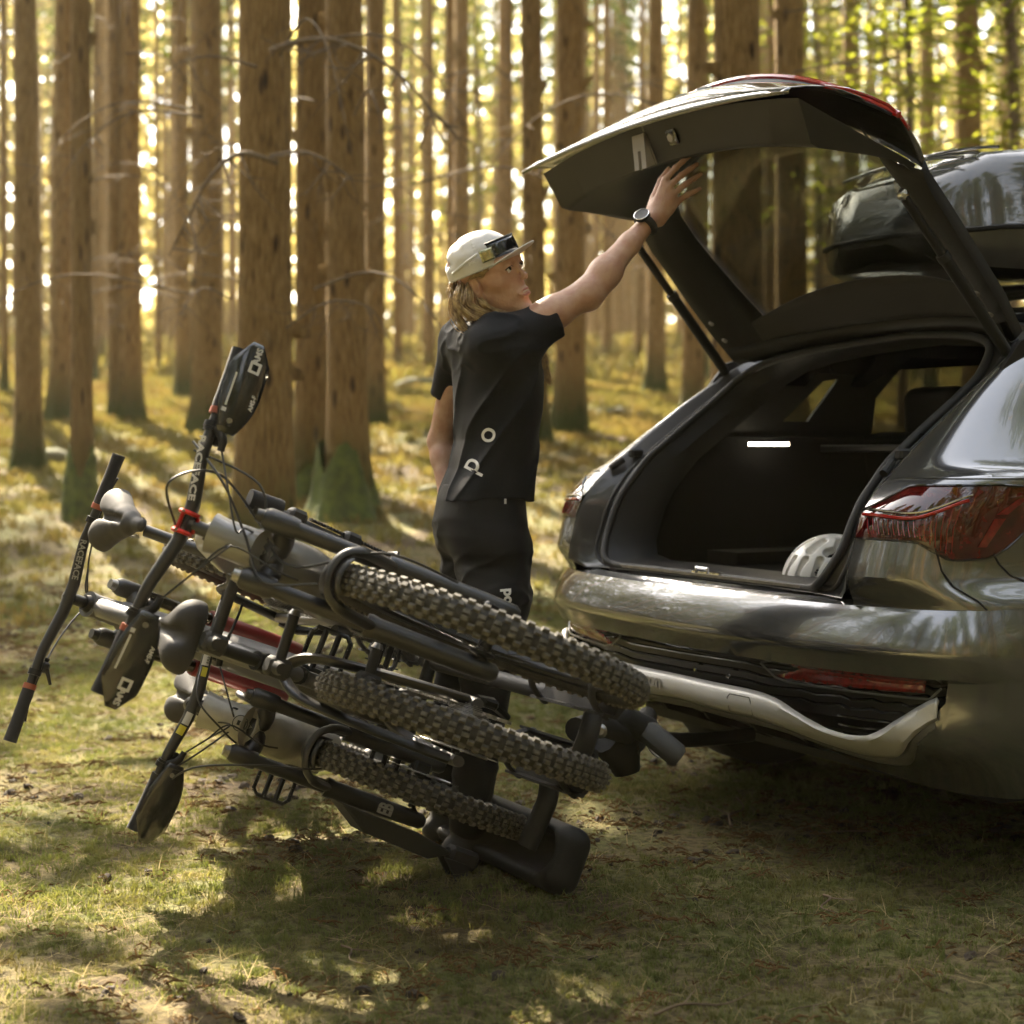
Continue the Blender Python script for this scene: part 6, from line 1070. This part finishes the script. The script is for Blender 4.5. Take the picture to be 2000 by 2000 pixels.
# watch and rings
wc = Vector(S(1254, 427, 4.765)); wn = Vector((-.62, -.75, .22)).normalized(); ax_ = Vector(W2-WR).normalized() if 0 else Vector((W2-WR)/np.linalg.norm(W2-WR))
wr_c = Vector(lerp(WR, W2, -.10)); aa = Vector((W2-EL)/np.linalg.norm(W2-EL)); b1_ = (wn-aa*wn.dot(aa)).normalized(); b2_ = aa.cross(b1_)
wt = own(MB().tube([wr_c+b1_*math.cos(t)*.0275+b2_*math.sin(t)*.0275 for t in np.linspace(0, 2*PI, 33)[:-1]], .0115, 8, closed=True, flat=1.0).build('wrist_watch', rubber)); wcc = wr_c+b1_*.031
MB()._lathe(wcc-b1_*.004, b1_, [(0, 0), (0, .0225), (.006, .0235), (.011, .0228), (.012, .020), (.0105, .0195), (.0105, 0)], 32).build('watch_case', blk, wt)
MB().tube([wcc+b1_*.0075+(aa*math.cos(t)+b2_*math.sin(t))*.0218 for t in np.linspace(0, 2*PI, 33)[:-1]], .0016, 8, closed=True).build('watch_bezel', chrome, wt)
MB()._lathe(wcc+b1_*.0068, b1_, [(0, .0200), (.0006, .0200), (.0007, 0)], 32).build('watch_dial', mat('watch_dial', (.02, .02, .024), .55, coat=0, noise=.6, nscale=120), wt)
for i, fr2, nm in ((1, .20, 'ring'), (2, .20, 'ring'), (2, .25, 'ring')):
    k_, t_ = Vector(kn[i]), Vector(lerp(kn[i], tips[i], .43)); c = k_.lerp(t_, fr2*2+.1); a = (t_-k_).normalized(); u_ = a.cross(Vector((0, 1, 0))).normalized(); v_ = a.cross(u_); own(MB().tube([c+(u_*math.cos(t)+v_*math.sin(t))*(fr_[i][0]+.0008) for t in np.linspace(0, 2*PI, 21)[:-1]], .0011, 6, closed=True).build(nm, chrome))
# shoes and socks
for a_, k_ in ((aR_, kR), (aL, kL)):
    sh = SDF(); g0 = gR; sh.cap(a_+A((-.035, -.01, -.05)), a_+A((.05, .02, -.045)), .040, .042, k=.03).cap(a_+A((.05, .02, -.045)), a_+A((.165, .06, -.062)), .042, .034, k=.03).cap(a_+A((-.005, 0, .01)), a_+A((0, 0, -.04)), .044, .042, k=.02).fn(lambda Q: g0-Q[:, 2], op='&', k=.006)
    own(sh.build('shoe', .006, mat('dark_shoe', (.03, .03, .03), .6, noise=.3))); own(MB().tube([a_+A((-.002, 0, 0)), lerp(a_, k_, .22), lerp(a_, k_, .4)], [.040, .046, .056], 16).build('sock', mat('black_sock', (.015, .015, .015), .9)))
# ---------------------------------------------------------------- the warm air of the wood
hz = bpy.data.materials.new('forest_haze'); hz.use_nodes = True; N = hz.node_tree.nodes; N.remove(N['Principled BSDF']); v = N.new('ShaderNodeVolumePrincipled'); v.inputs['Color'].default_value = (1, .90, .66, 1); v.inputs['Density'].default_value = .0006; v.inputs['Anisotropy'].default_value = .3
hz.node_tree.links.new(v.outputs[0], N['Material Output'].inputs['Volume'])
hb = MB().box((0, 45, 15), (220, 260, 50)).build('haze', hz, smooth=False); tag(hb, kind='stuff'); cy.volume_max_steps = 64
